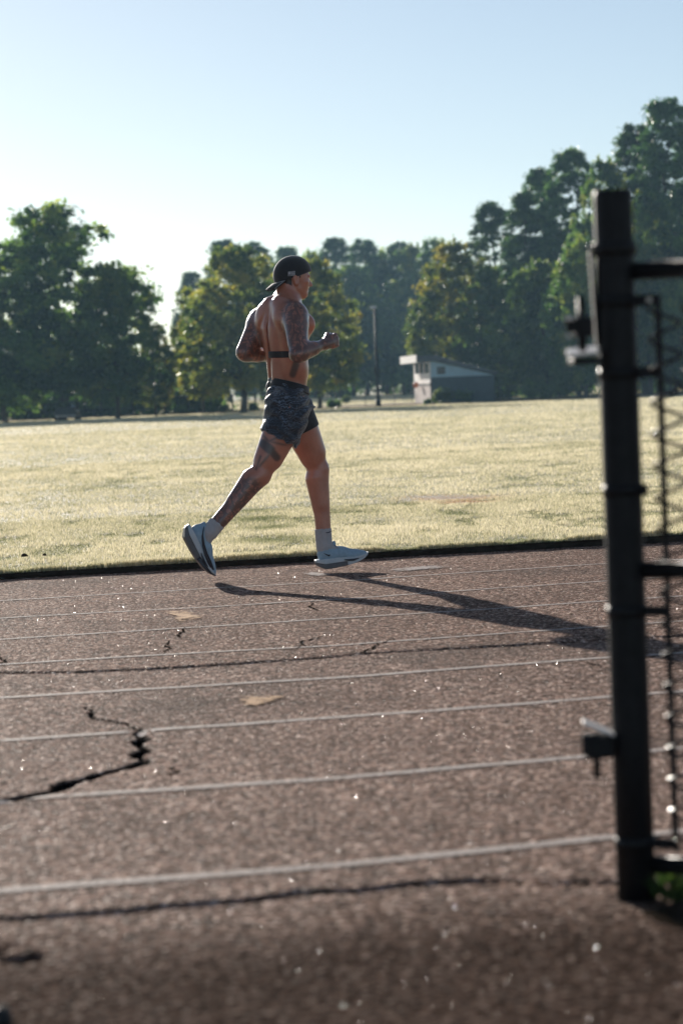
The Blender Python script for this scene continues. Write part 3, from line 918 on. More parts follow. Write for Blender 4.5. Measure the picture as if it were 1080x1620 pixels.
def fist(wr, el, nrm):
    """closed running fist: palm, four curled fingers of unequal length, thumb over them"""
    a = uv(wr - el); nrm = uv(nrm - a * (nrm @ a)); uu = np.cross(nrm, a); uu = uu * (1 if uu[2] > 0 else -1)
    axes = np.stack([a, uu, nrm])
    body.cone(wr - a * .01, wr + a * .03, .027, .026, .02)
    body.ell(wr + a * .05, (.05, .041, .02), axes, .015)
    L = [.041, .045, .042, .034]; rr = [.0103, .0106, .0101, .0088]
    for i in range(4):
        k0 = wr + a * (.083 - .004 * abs(i - 1)) + uu * (.03 - .0195 * i) + nrm * .008
        k1 = k0 - nrm * L[i] * .85 + a * L[i] * .45
        k2 = k1 - a * L[i] * .72 - nrm * .006
        k3 = k2 + nrm * L[i] * .45 - a * .01
        body.cone(wr + a * .045 + uu * (.022 - .015 * i) + nrm * .008, k0, .012, rr[i] + .001, .006)
        body.cone(k0, k1, rr[i], rr[i] * .97, .0035); body.cone(k1, k2, rr[i] * .97, rr[i] * .9, .0035); body.cone(k2, k3, rr[i] * .9, rr[i] * .82, .0035)
    t0 = wr + a * .02 + uu * .024 - nrm * .006; t1 = wr + a * .05 + uu * .043 - nrm * .018
    t2 = wr + a * .08 + uu * .036 - nrm * .034; t3 = t2 + a * .012 - uu * .02 - nrm * .008
    body.cone(t0, t1, .0165, .0135, .01); body.cone(t1, t2, .0125, .011, .004); body.cone(t2, t3, .011, .0095, .004)
fist(wrR, elR, r * 1.0 - f * .2); fist(wrL, elL, -r)
# legs
def leg(hip, kn, an, infl=0., F=None, full=True):
    F = F or body
    d = uv(kn - hip); e = uv(an - kn)
    fx = np.array([math.cos(R(14)), math.sin(R(14)), 0]); fw = uv(fx - d * (fx @ d)); fs = uv(fx - e * (fx @ e))
    i = infl
    Lt = np.linalg.norm(kn - hip)
    F.cone(hip, kn, .093 + i, .052 + i, .04)
    F.cone(hip + fw * .02 + d * .06, hip + fw * .026 + d * (Lt * .72), .078 + i, .056 + i, .04)    # quads
    F.cone(hip - fw * .03 + d * .05, hip - fw * .018 + d * (Lt * .78), .072 + i, .046 + i, .04)    # hamstrings
    if not full: return
    F.ell(kn + fw * .012, (.05, .05, .052), None, .02)
    F.cone(kn + d * -.045 + fw * .022, kn + fs * .024 + e * .02, .034, .03, .02)                   # kneecap
    F.cone(kn, an, .048, .030, .025)
    F.cone(kn + e * .05 - fs * .022, kn + e * .19 - fs * .014, .056, .041, .03)                     # calf
    F.cone(kn + e * .06 + fs * .01, an - fs * -.004, .04, .028, .025)
    F.cone(kn + e * .22 - fs * .018, an - fs * .026 + e * .0, .026, .016, .02)                     # tendon
for sg, h_ in ((1, hipR), (-1, hipL)):
    body.ell(h_ - .045 * FP_[0] + .02 * u + sg * .01 * FP_[1], (.088, .085, .095), FP_, .04)      # buttock
leg(hipR, kneeR, ankR); leg(hipL, kneeL, ankL)

# shoes: heel point on the sole, toe point, side the sole faces
sF0, sF1 = P(505, 898.5, 13.47), P(583, 884, 13.55)
aF = uv(sF1 - sF0); cF = uv(np.array([0.27, -.96, 0]) - aF * (np.array([.27, -.96, 0]) @ aF)); upF = np.cross(aF, cF); upF = upF * (1 if upF[2] > 0 else -1)
sR0 = P(289, 841, 13.10); sR1 = P(328, 912, 13.10)
aR = uv(uv(sR1 - sR0) + np.array([0, .12, 0])); cR = uv(np.array([.25, -.97, 0]) - aR * (np.array([.25, -.97, 0]) @ aR)); upR = np.cross(aR, cR); upR = upR * (1 if upR[0] > 0 else -1)
for o_, a_, c_, p_, an in ((sF0, aF, cF, upF, ankL), (sR0, aR, cR, upR, ankR)):      # the feet inside the shoes
    body.cone(an, o_ + a_ * .055 + p_ * .06, .033, .026, .02)
    body.cone(o_ + a_ * .055 + p_ * .06, o_ + a_ * .22 + p_ * .045, .026, .016, .02)
# spine furrow and small-of-back
body.cone(chest - .118 * f + .14 * u, waist - .108 * FWs[0] + .02 * u, .008, .010, .022, 'sub')
body.cone(waist - .106 * FWs[0] + .02 * u, pelvis - .1 * FP_[0] + .09 * u, .009, .012, .02, 'sub')
# furrows under the shoulder blades
for sg in (-1, 1):
    body.cone(chest + sg * .03 * r - .122 * f + .1 * u, chest + sg * .09 * r - .125 * f - .0 * u, .006, .007, .016, 'sub')

def near_cone(a, b, rad, soft):
    def fn(V):
        ba = b - a; t = np.clip(((V - a) @ ba) / (ba @ ba), 0, 1); d = np.linalg.norm(V - a - t[:, None] * ba, axis=1)
        return 1 / (1 + np.exp((d - rad) / soft))
    return fn
def sleeve_mask(V):
    m = np.zeros(len(V))
    for a, b, rd in ((shR + .01 * u, elR, .085), (elR, wrR + uv(wrR - elR) * .1, .062), (shL, elL, .08), (elL, wrL, .06)):
        m = np.maximum(m, near_cone(a, b, rd, .008)(V))
    e = uv(ankR - kneeR); m = np.maximum(m, near_cone(kneeR + e * .09, ankR, .075, .006)(V))
    th = uv(kneeR - hipR)
    return m
def ink_mask(V):
    m = np.zeros(len(V))
    # bird on the back of the right thigh with its trailing strokes, and the small mark on the ribs
    for pts, rd in ((((417, 702, 13.18), (428, 712, 13.17)), .026), (((428, 712, 13.17), (438, 724, 13.17)), .02), (((412, 722, 13.17), (405, 742, 13.16)), .006),
                    (((425, 720, 13.17), (410, 738, 13.16)), .006), (((411, 684, 13.18), (425, 698, 13.18)), .006), (((442, 690, 13.17), (426, 698, 13.18)), .006), (((426, 698, 13.18), (458, 706, 13.17)), .005),
                    (((468, 577, 13.22), (463, 592, 13.22)), .02)):
        a, b = P(*pts[0]), P(*pts[1])
        # stretch the test along the sight axis: the mark is on whichever skin lies there
        w = np.array([1, .25, 1]); ba = (b - a) * w; vv = (V - a) * w
        t = np.clip((vv @ ba) / (ba @ ba), 0, 1); d = np.linalg.norm(vv - t[:, None] * ba, axis=1)
        m = np.maximum(m, np.where(V[:, 1] < 13.32, 1 / (1 + np.exp((d - rd) / .0025)), 0))
    return m
def hair_mask(V):
    l = (V - hc) @ headF.T
    back = (l[:, 0] < -.018) & (l[:, 2] > -.055 - .3 * (l[:, 0] + .02)) & (np.abs(l[:, 1]) < .1)
    side = (l[:, 0] < .03) & (l[:, 2] > -.012) & (np.linalg.norm(V - hc, axis=1) < .15)
    ear = (np.abs(l[:, 0] - .002) < .022) & (np.abs(l[:, 2] + .026) < .038) & (np.abs(l[:, 1]) > .068)
    chin = ((np.linalg.norm((V - (hc + .088 * hf - .093 * hu)) , axis=1) < .024)) * .6
    head = np.linalg.norm(V - hc, axis=1) < .14
    return np.maximum(((back | side) & head & ~ear).astype(float), chin)
def ruddy(V):
    m = near_cone(elR, elR + .001 * u, .05, .015)(V) * .5
    m = np.maximum(m, near_cone(kneeL, kneeL + .001 * u, .07, .02)(V) * .3)
    return m
runner = empty('person', (float(P(456, 632, 13.35)[0]), 13.35, 0.0))
tag(runner, 'shirtless tattooed person running on the track in backwards black cap and patterned shorts', 'person')
ORG = np.array(runner.location)
body.build('body', M['skin'], runner, 3, {'sleeve': sleeve_mask, 'solid_ink': ink_mask, 'hair': hair_mask, 'ruddy': ruddy}, ORG)

# shorts: loose patterned outer legs over black tights
def cut(F, n, p, k=.004):
    """keep the side the normal points away from"""
    X = [F.lo[q] + F.h * np.arange(F.n[q]) for q in range(3)]
    d = (X[0][:, None, None] - p[0]) * n[0] + (X[1][None, :, None] - p[1]) * n[1] + (X[2][None, None, :] - p[2]) * n[2]
    F.F = np.maximum(F.F, d.astype(np.float32))
def garment_base(F, infl):
    F.ell(pelvis, (.1 + infl, .148 + infl, .105 + infl), FP_, .05)
    F.ell(waist, (.092 + infl, .132 + infl, .15 + infl), FWs, .05)
    for sg, h_ in ((1, hipR), (-1, hipL)):
        F.ell(h_ - .045 * FP_[0] + .02 * u + sg * .01 * FP_[1], (.088 + infl, .085 + infl, .095 + infl), FP_, .04)
    for sg in (-1, 1):
        F.cone(waist + sg * .035 * r - .06 * f + .02 * u, pelvis + sg * .035 * FP_[1] - .062 * FP_[0] + .05 * u, .034 + infl, .034 + infl, .03)
glo = np.array([P(395, 700, 13.4)[0], 13.05, P(440, 720, 13.3)[2]]); ghi = np.array([P(520, 600, 13.4)[0], 13.7, P(440, 585, 13.3)[2]])
# waist plane tilts down towards the front
wp0 = P(433, 598, 13.3); wp1 = P(487, 615, 13.45)
wd = uv(wp1 - wp0); wn_ = uv(np.cross(wd, np.array([.3, -.95, 0]))); wn_ = wn_ * (1 if wn_[2] > 0 else -1)

def half(F, hip, kn, infl, hem0, hem1, flare):
    """one leg of a pair of shorts down to its hem"""
    d = uv(kn - hip); fx = np.array([.97, .24, 0]); fw = uv(fx - d * (fx @ d))
    L_ = np.linalg.norm(kn - hip)
    F.cone(hip, hip + d * L_ * .6, .093 + infl, .075 + infl + flare, .03)
    F.cone(hip + fw * .02 + d * .03, hip + fw * .026 + d * (L_ * .55), .078 + infl, .068 + infl + flare, .03)
    F.cone(hip - fw * .03 + d * .03, hip - fw * .024 + d * (L_ * .55), .074 + infl, .06 + infl + flare, .03)
    hd = uv(hem1 - hem0); n = uv(np.cross(hd, np.array([.25, -.97, 0]))); n = n * (1 if n[2] < 0 else -1)
    cut(F, n, hem0)
def merge(A, B, k=.01):
    hh = np.clip(.5 + .5 * (A.F - B.F) / k, 0, 1); A.F = A.F + (B.F - A.F) * hh - k * hh * (1 - hh)
G1 = Field(glo, ghi, .005); half(G1, hipR, kneeR, .014, P(404, 675, 13.2), P(462, 704, 13.2), .012)
G2 = Field(glo, ghi, .005); half(G2, hipL, kneeL, .016, P(455, 680, 13.4), P(494, 650, 13.4), .006)
G0 = Field(glo, ghi, .005); garment_base(G0, .012)
cut(G0, np.array([0, 0, -1.]), P(440, 668, 13.3))
merge(G1, G2); merge(G1, G0, .02)
cut(G1, wn_, wp0 - wn_ * .028)
# cloth folds
Xg = [G1.lo[q] + G1.h * np.arange(G1.n[q]) for q in range(3)]
fold = .0035 * np.sin(Xg[2][None, None, :] * 95 + 5 * np.sin(Xg[0][:, None, None] * 22) + 3 * np.sin(Xg[1][None, :, None] * 17)) \
     + .003 * np.sin(Xg[0][:, None, None] * 70 - Xg[2][None, None, :] * 60 + 2 * np.sin(Xg[2][None, None, :] * 30))
G1.F += 1.5 * fold.astype(np.float32)
shorts = G1.build('shorts', M['shorts'], runner, 2, None, ORG)
GB = Field(glo, ghi, .005); garment_base(GB, .015); cut(GB, wn_, wp0); cut(GB, -wn_, wp0 - wn_ * .042)
GB.build('waistband', M['black_cloth'], shorts, 2, None, ORG)
GT = Field(glo, ghi, .005); half(GT, hipL, kneeL, .006, P(471, 689, 13.4), P(506, 673, 13.4), 0.)
GT.build('tights', M['black_cloth'], runner, 2, None, ORG)

# heart rate strap around the chest
slo = np.array([P(425, 560, 13.4)[0], 13.1, P(440, 580, 13.3)[2]]); shi = np.array([P(500, 560, 13.6)[0], 13.65, P(440, 540, 13.3)[2]])
B_ = Field(slo, shi, .004); torso_prims(B_, .005)
sp = P(445, 561, 13.3); sn = uv(np.array([.03, 0, 1.]))
cut(B_, sn, sp + sn * .018); cut(B_, -sn, sp - sn * .018)
B_.build('chest_strap', M['black_cloth'], runner, 1, None, ORG)

# cap worn backwards: crown, band, brim, badge
clo = hc - .17; chi = hc + .17
C_ = Field(clo, chi, .004)
C_.ell(hc + .004 * hu, (.105, .084, .108), headF, .01)
C_.ell(hc + .02 * hu + .025 * hf, (.083, .078, .088), headF, .02)
c0 = P(489, 430, 13.4); c1 = P(434, 449, 13.4); cd_ = uv(c1 - c0); cn = uv(np.cross(cd_, hr)); cn = cn * (1 if cn[2] < 0 else -1)
cut(C_, cn, c0)
cap = C_.build('cap', M['cap_cloth'], runner, 2, None, ORG)
bm = MB()
bb0 = hc - .09 * hf - .036 * hu; bdir = uv(-hf * .74 - hu * .67); bup = uv(np.cross(hr, bdir)); bup = bup * (1 if bup[2] > 0 else -1)
rows = []
for i in range(9):
    uq = i / 8
    ww = .078 * math.sqrt(max(0, 1 - (uq * .93) ** 2.6)) + .002
    for th_ in (0, 1):
        for j in range(13):
            vq = j / 12 * 2 - 1
            p = bb0 + bdir * (uq * .052 + .02 * (1 - abs(vq) ** 2) * 1) + hr * vq * ww - bup * (.022 * vq * vq) + bup * (.006 * th_) - bdir * .03 * vq * vq * (1 - uq)
            bm.v.append(tuple(p))
for i in range(8):
    for j in range(12):
        for th_ in (0, 1):
            a = i * 26 + th_ * 13 + j
            q = (a, a + 1, a + 27, a + 26); bm.f.append(q if th_ else q[::-1])
    for j in (0, 12):
        a = i * 26 + j; bm.f.append((a, a + 13, a + 39, a + 26))
for j in range(12):
    for i in (0, 8):
        a = i * 26 + j; bm.f.append((a, a + 1, a + 14, a + 13))
runner_off = Vector(ORG)
def sub_build(mb, name, mat, parent, smooth=True):
    me = bpy.data.meshes.new(name); me.from_pydata([tuple(Vector(v) - runner_off) for v in mb.v], [], mb.f)
    if smooth:
        for p in me.polygons: p.use_smooth = True
    me.update(); return link(name, me, mat, parent)
sub_build(bm, 'brim', M['cap_cloth'], cap)
# little striped badge on the side of the cap
def on_ell(c, rad, axes, lx, lz, lift=.0):
    """point on the near side of an ellipsoid at forward lx, up lz"""
    yy = rad[1] * math.sqrt(max(0, 1 - (lx / rad[0]) ** 2 - (lz / rad[2]) ** 2)) + lift
    return c + axes[0] * lx + axes[1] * yy + axes[2] * lz
mbd = MB(); mst = MB()
def cap_quad(mb, x0, x1, z0, z1, lift):
    n = 4; vs = []
    for i in range(n + 1):
        for j in range(3):
            lx = x0 + (x1 - x0) * i / n; lz = z0 + (z1 - z0) * j / 2
            vs.append(on_ell(hc + .004 * hu, (.105, .084, .108), headF, lx, lz + lx * .15, lift))
    fs = [(i * 3 + j, i * 3 + j + 1, i * 3 + j + 4, i * 3 + j + 3) for i in range(n) for j in range(2)]
    mb.add(vs, fs)
cap_quad(mbd, -.045, -.006, -.004, .022, .003)
for k in range(3): cap_quad(mst, -.028, -.006, -.002 + k * .008, .0016 + k * .008, .0042)
cap_quad(mst, -.043, -.031, .006, .02, .0042)
bd = sub_build(mbd, 'badge', M['badge'], cap)
sub_build(mst, 'badge_stripe', M['sock'], cap)

# socks
for an, kn, lab in ((ankR, kneeR, 'R'), (ankL, kneeL, 'L')):
    e = uv(an - kn); fx = np.array([.97, .24, 0]); fs = uv(fx - e * (fx @ e))
    o_, a_, p_ = (sR0, aR, upR) if lab == 'R' else (sF0, aF, upF)
    F = Field(an - .14, an + .14, .004)
    F.cone(kn, an, .048 + .002, .030 + .004, .02); F.cone(kn + e * .22 - fs * .018, an - fs * .03 + e * .02, .031, .021, .02)
    F.cone(kn + e * .06 + fs * .01, an + fs * .004, .043, .031, .02)
    F.cone(an, o_ + a_ * .055 + p_ * .07, .036, .037, .015); F.cone(an + e * .01, o_ + a_ * .12 + p_ * .068, .032, .03, .015)
    top = P(511, 836.5, 13.48) if lab == 'L' else P(343, 826, 13.13)
    cut(F, -e, top)
    rib = .0012 * np.sin(220 * ((F.lo[0] + F.h * np.arange(F.n[0]))[:, None, None] + (F.lo[1] + F.h * np.arange(F.n[1]))[None, :, None]))
    F.F += rib.astype(np.float32)
    sk = F.build('sock', M['sock'], runner, 1, None, ORG)
    if lab == 'L':
        mq = MB(); c_ = P(520, 842.5, 13.42)
        ax = np.array([math.cos(R(16)), math.sin(R(16)), 0])
        pts = [c_ + ax * (.009 * (k - 2)) + np.array([0, -.012 + .001 * k, .0012 * (k - 1) ** 2]) for k in range(5)]
        mq.tube(pts, [.0012, .003, .0032, .0022, .0008], 6)
        sub_build(mq, 'tick_mark', M['shoe_dark'], sk)

def shoe(o_, a_, c_, p_, sc, big):
    ax = np.stack([a_, c_, p_])
    W = lambda x, y, z: o_ + (a_ * x + c_ * y + p_ * z) * sc
    def fld(h=.0035):
        pts = np.array([W(x, y, z) for x in (-.05, .36) for y in (-.08, .08) for z in (-.03, .19)])
        return Field(pts.min(0), pts.max(0), h)
    # upper
    U = fld()
    U.ell(W(.062, 0, .075), (.058, .036, .052), ax, .01)
    U.cone(W(.07, 0, .07), W(.15, 0, .06), .04, .038, .02)
    U.cone(W(.14, 0, .066), W(.235, .002, .043), .036, .027, .02)
    U.ell(W(.235, .004, .04), (.066, .042, .024), ax, .02)
    U.cone(W(.06, 0, .085), W(.062, 0, .118), .038, .037, .012)     # collar
    U.cone(W(.03, 0, .1), W(.02, 0, .128), .016, .009, .012)         # heel tab
    U.cone(W(.095, 0, .1), W(.108, 0, .13), .022, .016, .012)        # tongue
    U.cone(W(.066, 0, .105), W(.07, 0, .15), .031, .034, .006, 'sub')
    up_ = U.build('shoe', M['shoe_knit'], runner, 2, None, ORG)
    # midsole with rocker and flared heel
    def sole(F, z_in, z_out, grow, x0=-.02, x1=.315):
        X = [F.lo[q] + F.h * np.arange(F.n[q]) for q in range(3)]
        d = [X[0][:, None, None] - o_[0], X[1][None, :, None] - o_[1], X[2][None, None, :] - o_[2]]
        lx = (d[0] * a_[0] + d[1] * a_[1] + d[2] * a_[2]) / sc
        ly = (d[0] * c_[0] + d[1] * c_[1] + d[2] * c_[2]) / sc
        lz = (d[0] * p_[0] + d[1] * p_[1] + d[2] * p_[2]) / sc
        xs_ = [-.03, -.012, .03, .1, .17, .23, .28, .305, .325]
        zb = np.interp(lx, xs_, [.05, .016, -.012, -.015, -.013, -.004, .014, .031, .05])
        zt = np.interp(lx, xs_, [.053, .052, .05, .047, .04, .034, .036, .042, .05])
        wd_ = np.interp(lx, xs_, [.0, .028, .043, .039, .037, .046, .042, .028, .0])
        a0 = zb + (zt - zb) * z_in; a1 = zb + (zt - zb) * z_out
        F.F = np.maximum(np.maximum(a0 - lz, lz - a1), np.maximum(np.abs(ly) - wd_ - grow, np.maximum(x0 - lx, lx - x1))).astype(np.float32) * sc
    T1 = fld(); sole(T1, .5, 1.0, .0025); T1.build('midsole', M['shoe_foam'], up_, 3, None, ORG)
    T2 = fld(); sole(T2, .0, .5, .0, -.02, .17); T2.build('heel_foam', M['shoe_grey'], up_, 3, None, ORG)
    T3 = fld(); sole(T3, .0, .5, .001, .17, .31); T3.build('outsole', M['shoe_dark'] if big else M['shoe_foam'], up_, 3, None, ORG)
    # swept window in the forefoot foam
    mw = MB()
    for ys in (1,):
        mw.tube([W(.15, ys * .044, .026), W(.175, ys * .0475, .02), (W(.205, ys * .0495, .017)), W(.24, ys * .049, .02)], [.002, .005, .006, .002], 8)
    sub_build(mw, 'sole_window', M['shoe_dark'], up_)
    # side mark
    mk = MB()
    if big:
        # long dark sweep along the lateral side, from the collar to under the toes
        top = [(.03, .115), (.07, .085), (.12, .066), (.17, .056), (.22, .052), (.27, .045)]
        bot = [(.03, .113), (.07, .074), (.12, .05), (.17, .036), (.22, .028), (.27, .03)]
        yv = [.036, .045, .044, .043, .049, .037]
    else:
        top = [(.03, .088), (.043, .08), (.056, .073), (.066, .074)]
        bot = [(.03, .087), (.046, .071), (.06, .062), (.066, .068)]
        yv = [.0365, .0425, .0435, .0425]
    vs = []
    for (x0, z0), (x1, z1), y0 in zip(top, bot, yv):
        for q in (0, .5, 1):
            vs.append(W(x0 + (x1 - x0) * q, y0 + .005, z0 + (z1 - z0) * q))
    n0 = len(vs)
    for v_ in list(vs): vs.append(v_ - c_ * .006)
    fs = []
    for i in range(len(top) - 1):
        for j in range(2):
            a = i * 3 + j; fs.append((a, a + 3, a + 4, a + 1))
        fs.append((i * 3, i * 3 + 3, n0 + i * 3 + 3, n0 + i * 3)); fs.append((i * 3 + 2, i * 3 + 5, n0 + i * 3 + 5, n0 + i * 3 + 2))
    mk.add(vs, fs); sub_build(mk, 'swoosh', M['shoe_dark'], up_)
    # laces
    ml = MB()
    for k in range(4):
        x = .125 + .022 * k; zc = .106 - .0115 * k
        ml.tube([W(x - .006, -.024, zc - .008), W(x, 0, zc + .001), W(x + .006, .024, zc - .008)], .0026 * sc, 6)
    ml.tube([W(.115, .0, .112), W(.11, .022, .122), W(.125, .034, .105), W(.13, .03, .09)], .002, 6)
    sub_build(ml, 'lace', M['sock'], up_)
    return up_
shoe(sR0, aR, cR, upR, .97, True)
shoe(sF0, aF, cF, upF, .93, False)

#GATE
# ------------------------------------------------------------------ the gate post and chain-link panel in the foreground
gb = G(1006, 1412)
GD = float(gb[1]); GX = float(gb[0]); GZ = float(gb[2])
def gh(py, px=990):
    """height on the post that the photo shows at this pixel row"""
    return float(P(px, py, GD)[2])
gate = empty('chain_link_gate', (GX, GD, GZ))
tag(gate, 'black chain-link gate hung on a thick round post at the right edge of the track', 'gate')
post_r = .0352
MB().tube([(GX, GD, GZ - .05), (GX, GD, GZ + .3), (GX, GD, gh(310)), (GX, GD, gh(303)), (GX, GD, gh(300))], [post_r, post_r, post_r, post_r * .97, post_r * .9], 36).build('post', M['black_metal'], gate, True)
MB().tube([(GX, GD, gh(405)), (GX, GD, gh(402)), (GX, GD, gh(384)), (GX, GD, gh(382))], [post_r + .0005, post_r + .005, post_r + .005, post_r + .0005], 32).build('collar', M['black_metal'], gate, True)
MB().tube([(GX - .04, GD - .002, gh(392)), (GX - .0435, GD - .004, gh(388)), (GX - .044, GD - .005, gh(384))], [.004, .0055, .003], 10).build('bolt', M['worn_metal'], gate, True)
# strap iron running down the side of the post from the collar to the upper hinge
ms = MB(); Lr = Matrix.Rotation(R(3.0), 3, 'Y')
ms.box((GX - .0405, GD, (gh(396) + gh(545)) / 2), (.005, .03, gh(396) - gh(545)), rot=Lr.transposed() if False else Matrix.Rotation(R(-2.2), 3, 'Y'))
ms.build('hinge_strap', M['black_metal'], gate, bevel=.001)
PD = -24
FD = np.array([math.cos(R(PD)), math.sin(R(PD)), 0])           # direction the panel runs
def rail(name, py, r_, L=2.3):
    z = gh(py)
    a = np.array([GX, GD, z]) + FD * (post_r * .9); b = a + FD * L
    MB().tube([a, b], r_, 20).build(name, M['black_metal'], gate, True)
    return z
z_top = rail('rail', 430, .0165); z_mid = rail('rail', 902, .0165); z_bot = rail('rail', 1367, .0165)
e1 = np.array([GX, GD, 0]) + FD * 2.36
MB().tube([(e1[0], e1[1], GZ - .05), (e1[0], e1[1], z_top + .12)], post_r, 24).build('end_post', M['black_metal'], gate, True)
# tension bar
tb = np.array([GX, GD, 0]) + FD * .077
zt, zb = gh(478), gh(1335)
MB().box((tb[0], tb[1], (zt + zb) / 2), (.0115, .006, zt - zb + .02), rz=R(PD)).build('tension_bar', M['black_metal'], gate, bevel=.001)
for py in (477, 590, 775, 966, 1332):
    z = gh(py); mb = MB()
    mb.tube([(GX, GD, z - .011), (GX, GD, z + .011)], post_r + .0016, 28)
    mb2 = MB(); a = np.array([GX, GD - .006, z]) + FD * (post_r * .95)
    o = mb.build('tension_band', M['black_metal'], gate, True)
    m3 = MB(); m3.box(a + FD * (.022 if py != 775 else .006), (.046 if py != 775 else .014, .004, .02), rz=R(PD)); m3.build('band_arm', M['black_metal'], gate)
    m4 = MB(); m4.tube([a + FD * (.026 if py != 775 else .006) + np.array([0, -.012, 0]), a + FD * (.026 if py != 775 else .006) + np.array([0, .014, 0])], [.0055, .0055], 8)
    m4.build('bolt', M['worn_metal'] if py in (477, 1100) else M['black_metal'], gate, True)
# chain-link: zigzag wires hooked into one another
def wire_mesh():
    pts = []; z = zb; k = 0; step = .0285
    while z < zt + .001:
        sx = (.5 if k % 2 else -.5) * .058
        for q in (-.15, 0, .15):
            pts.append((sx * (1 - abs(q) * .5), (.006 if k % 2 else -.006) * (q / .15), z + q * step))
        z += step; k += 1
    mb = MB(); mb.tube(pts, .0036, 6)
    me = bpy.data.meshes.new('wire'); me.from_pydata(mb.v, [], mb.f)
    for p in me.polygons: p.use_smooth = True
    me.materials.append(M['wire']); return me
wm = wire_mesh()
for k in range(40):
    o = bpy.data.objects.new('wire', wm); COL.objects.link(o); o.parent = gate
    p = tb + FD * (.022 + k * .0555)
    o.location = (p[0] - GX, p[1] - GD, -GZ + rng.normal(0, .001)); o.rotation_euler = (rng.normal(0, .004), rng.normal(0, .003), R(PD))
    if k % 2: o.location.z += 0
# wire ties on the rails
for z in (z_top, z_mid, z_bot):
    for k in range(5):
        p = tb + FD * (.06 + .42 * k); ring = []
        for q in range(11):
            t = q / 10 * 2 * math.pi
            ring.append((p[0] + .003 * q / 10, p[1] + .0195 * math.cos(t), z + .0195 * math.sin(t)))
        MB().tube(ring, .0016, 5).build('wire_tie', M['worn_metal'], gate, True)
# upper hinge: rod through the post, pintle standing up with its nut
def hinge(py, up, tip_px, end_px, tip_py, end_py):
    hd = MB()
    a = P(tip_px, tip_py, GD - .006); b = P(end_px, end_py, GD - .012)
    ax_h = uv(b - a); nn = np.array([-.09, -.13, .98]) if up else np.array([.37, .0, .93]); nn = uv(nn - ax_h * (nn @ ax_h)); sd_ = np.cross(nn, ax_h)
    Mr = Matrix((ax_h, sd_, nn)).transposed()
    hd.box((a + b) / 2, (float(np.linalg.norm(b - a)), .085 if up else .055, .0045), rot=Mr)
    hd.build('hinge_plate', M['worn_pale'], gate, bevel=.0015)
    mp = MB(); c = (a + b) / 2
    dz = 1 if up else -1
    mp.box(c + np.array([.006, .008, -.018]), (.055, .045, .012), rz=R(8)); mp.build('hinge_block', M['black_metal'], gate, bevel=.002)
hinge(556, True, 896, 945, 558.5, 553)
hinge(1150, False, 921, 971, 1141, 1161)
pin = lambda px, y0, y1, r_, nm, dd=0: MB().tube([P(px, y0, GD + dd), P(px + .035 * (y0 - y1) * -1, y1, GD + dd)], r_, 14).build(nm, M['black_metal'], gate, True)
pin(918, 470, 556, .0072, 'pintle', -.062); pin(942, 1160, 1230, .0066, 'pintle', -.03)
MB().box(P(921, 518, GD - .062), (.034, .03, .036), rz=R(12)).build('hinge_nut', M['black_metal'], gate, bevel=.004)
MB().box(P(902, 514, GD - .066), (.018, .02, .026), rz=R(-8)).build('latch_ear', M['black_metal'], gate, bevel=.003)
MB().box(P(946, 1181, GD - .02), (.05, .034, .038), rz=R(10)).build('hinge_nut', M['black_metal'], gate, bevel=.004)
MB().box(P(934, 1176, GD - .02), (.03, .03, .036), rz=R(-12)).build('latch_ear', M['black_metal'], gate, bevel=.003)
for q in ((899, 505.5), (905, 505), (899, 533)):
    c = P(*q, GD - .08); MB().tube([c + np.array([-.002, 0, .003]), c + np.array([.002, -.004, -.001])], [.0028, .0022], 8).build('bolt', M['worn_pale'], gate, True)
# soil collar and weeds at the foot of the post
V = []; F = []
sc_ = G(1080, 1440); nr = 40
V.append((sc_[0], sc_[1], float(track_z(sc_[1])) + .02))
for k in range(nr):
    t = 2 * math.pi * k / nr; rr_ = 1 + .12 * math.sin(3 * t) + .08 * math.sin(7 * t + 1)
    x = sc_[0] + .1 * math.cos(t) * rr_ ; y = sc_[1] + .16 * math.sin(t) * rr_
    V.append((x, y, float(track_z(y)) - .03))
for k in range(nr): F.append((0, 1 + k, 1 + (k + 1) % nr))
tag(link('soil', mesh_np('soil', V, F), M['soil']), kind='structure', label='dark soil beside the foot of the gate post')
def blade_tuft(name, c, n, spread, hmin, hmax, mat, wid, label, cat, kind=None, tone=(.2, .9), n_seg=3):
    V = []; F = []; T = []
    for _ in range(n):
        a = rng.uniform(0, 6.28); rr_ = spread * math.sqrt(rng.random()); h = rng.uniform(hmin, hmax)
        b = np.array([rr_ * math.cos(a), rr_ * math.sin(a), 0]); d = np.array([math.cos(a + rng.normal(0, .6)), math.sin(a + rng.normal(0, .6)), 0])
        sd = np.array([-d[1], d[0], 0]) * wid * rng.uniform(.7, 1.3); tn = rng.uniform(*tone); n0 = len(V)
        for k in range(n_seg + 1):
            u_ = k / n_seg; p = b + d * (h * .7 * u_ ** 2) + np.array([0, 0, h * (u_ - .25 * u_ * u_)])
            w_ = (1 - u_) ** .7 * (1 + .6 * u_)
            V += [p - sd * w_, p + sd * w_]; T += [tn, tn]
        for k in range(n_seg): F.append((n0 + 2 * k, n0 + 2 * k + 1, n0 + 2 * k + 3, n0 + 2 * k + 2))
    me = mesh_np(name, V, F, False); add_attr(me, 'tone', T)
    return tag(link(name, me, mat, loc=tuple(c)), label, cat, kind=kind)
M['weed'] = leafy('green_weed', [(.02, .05, .015), (.045, .09, .03), (.1, .14, .05)], .5, .4, None, False)
g0 = G(1068, 1418)
blade_tuft('weed_clump', (g0[0], g0[1], g0[2] + .0), 90, .05, .03, .075, M['weed'], .0035, 'small bright green weed clump at the foot of the gate post', 'weeds')
g0 = G(1052, 1396); 
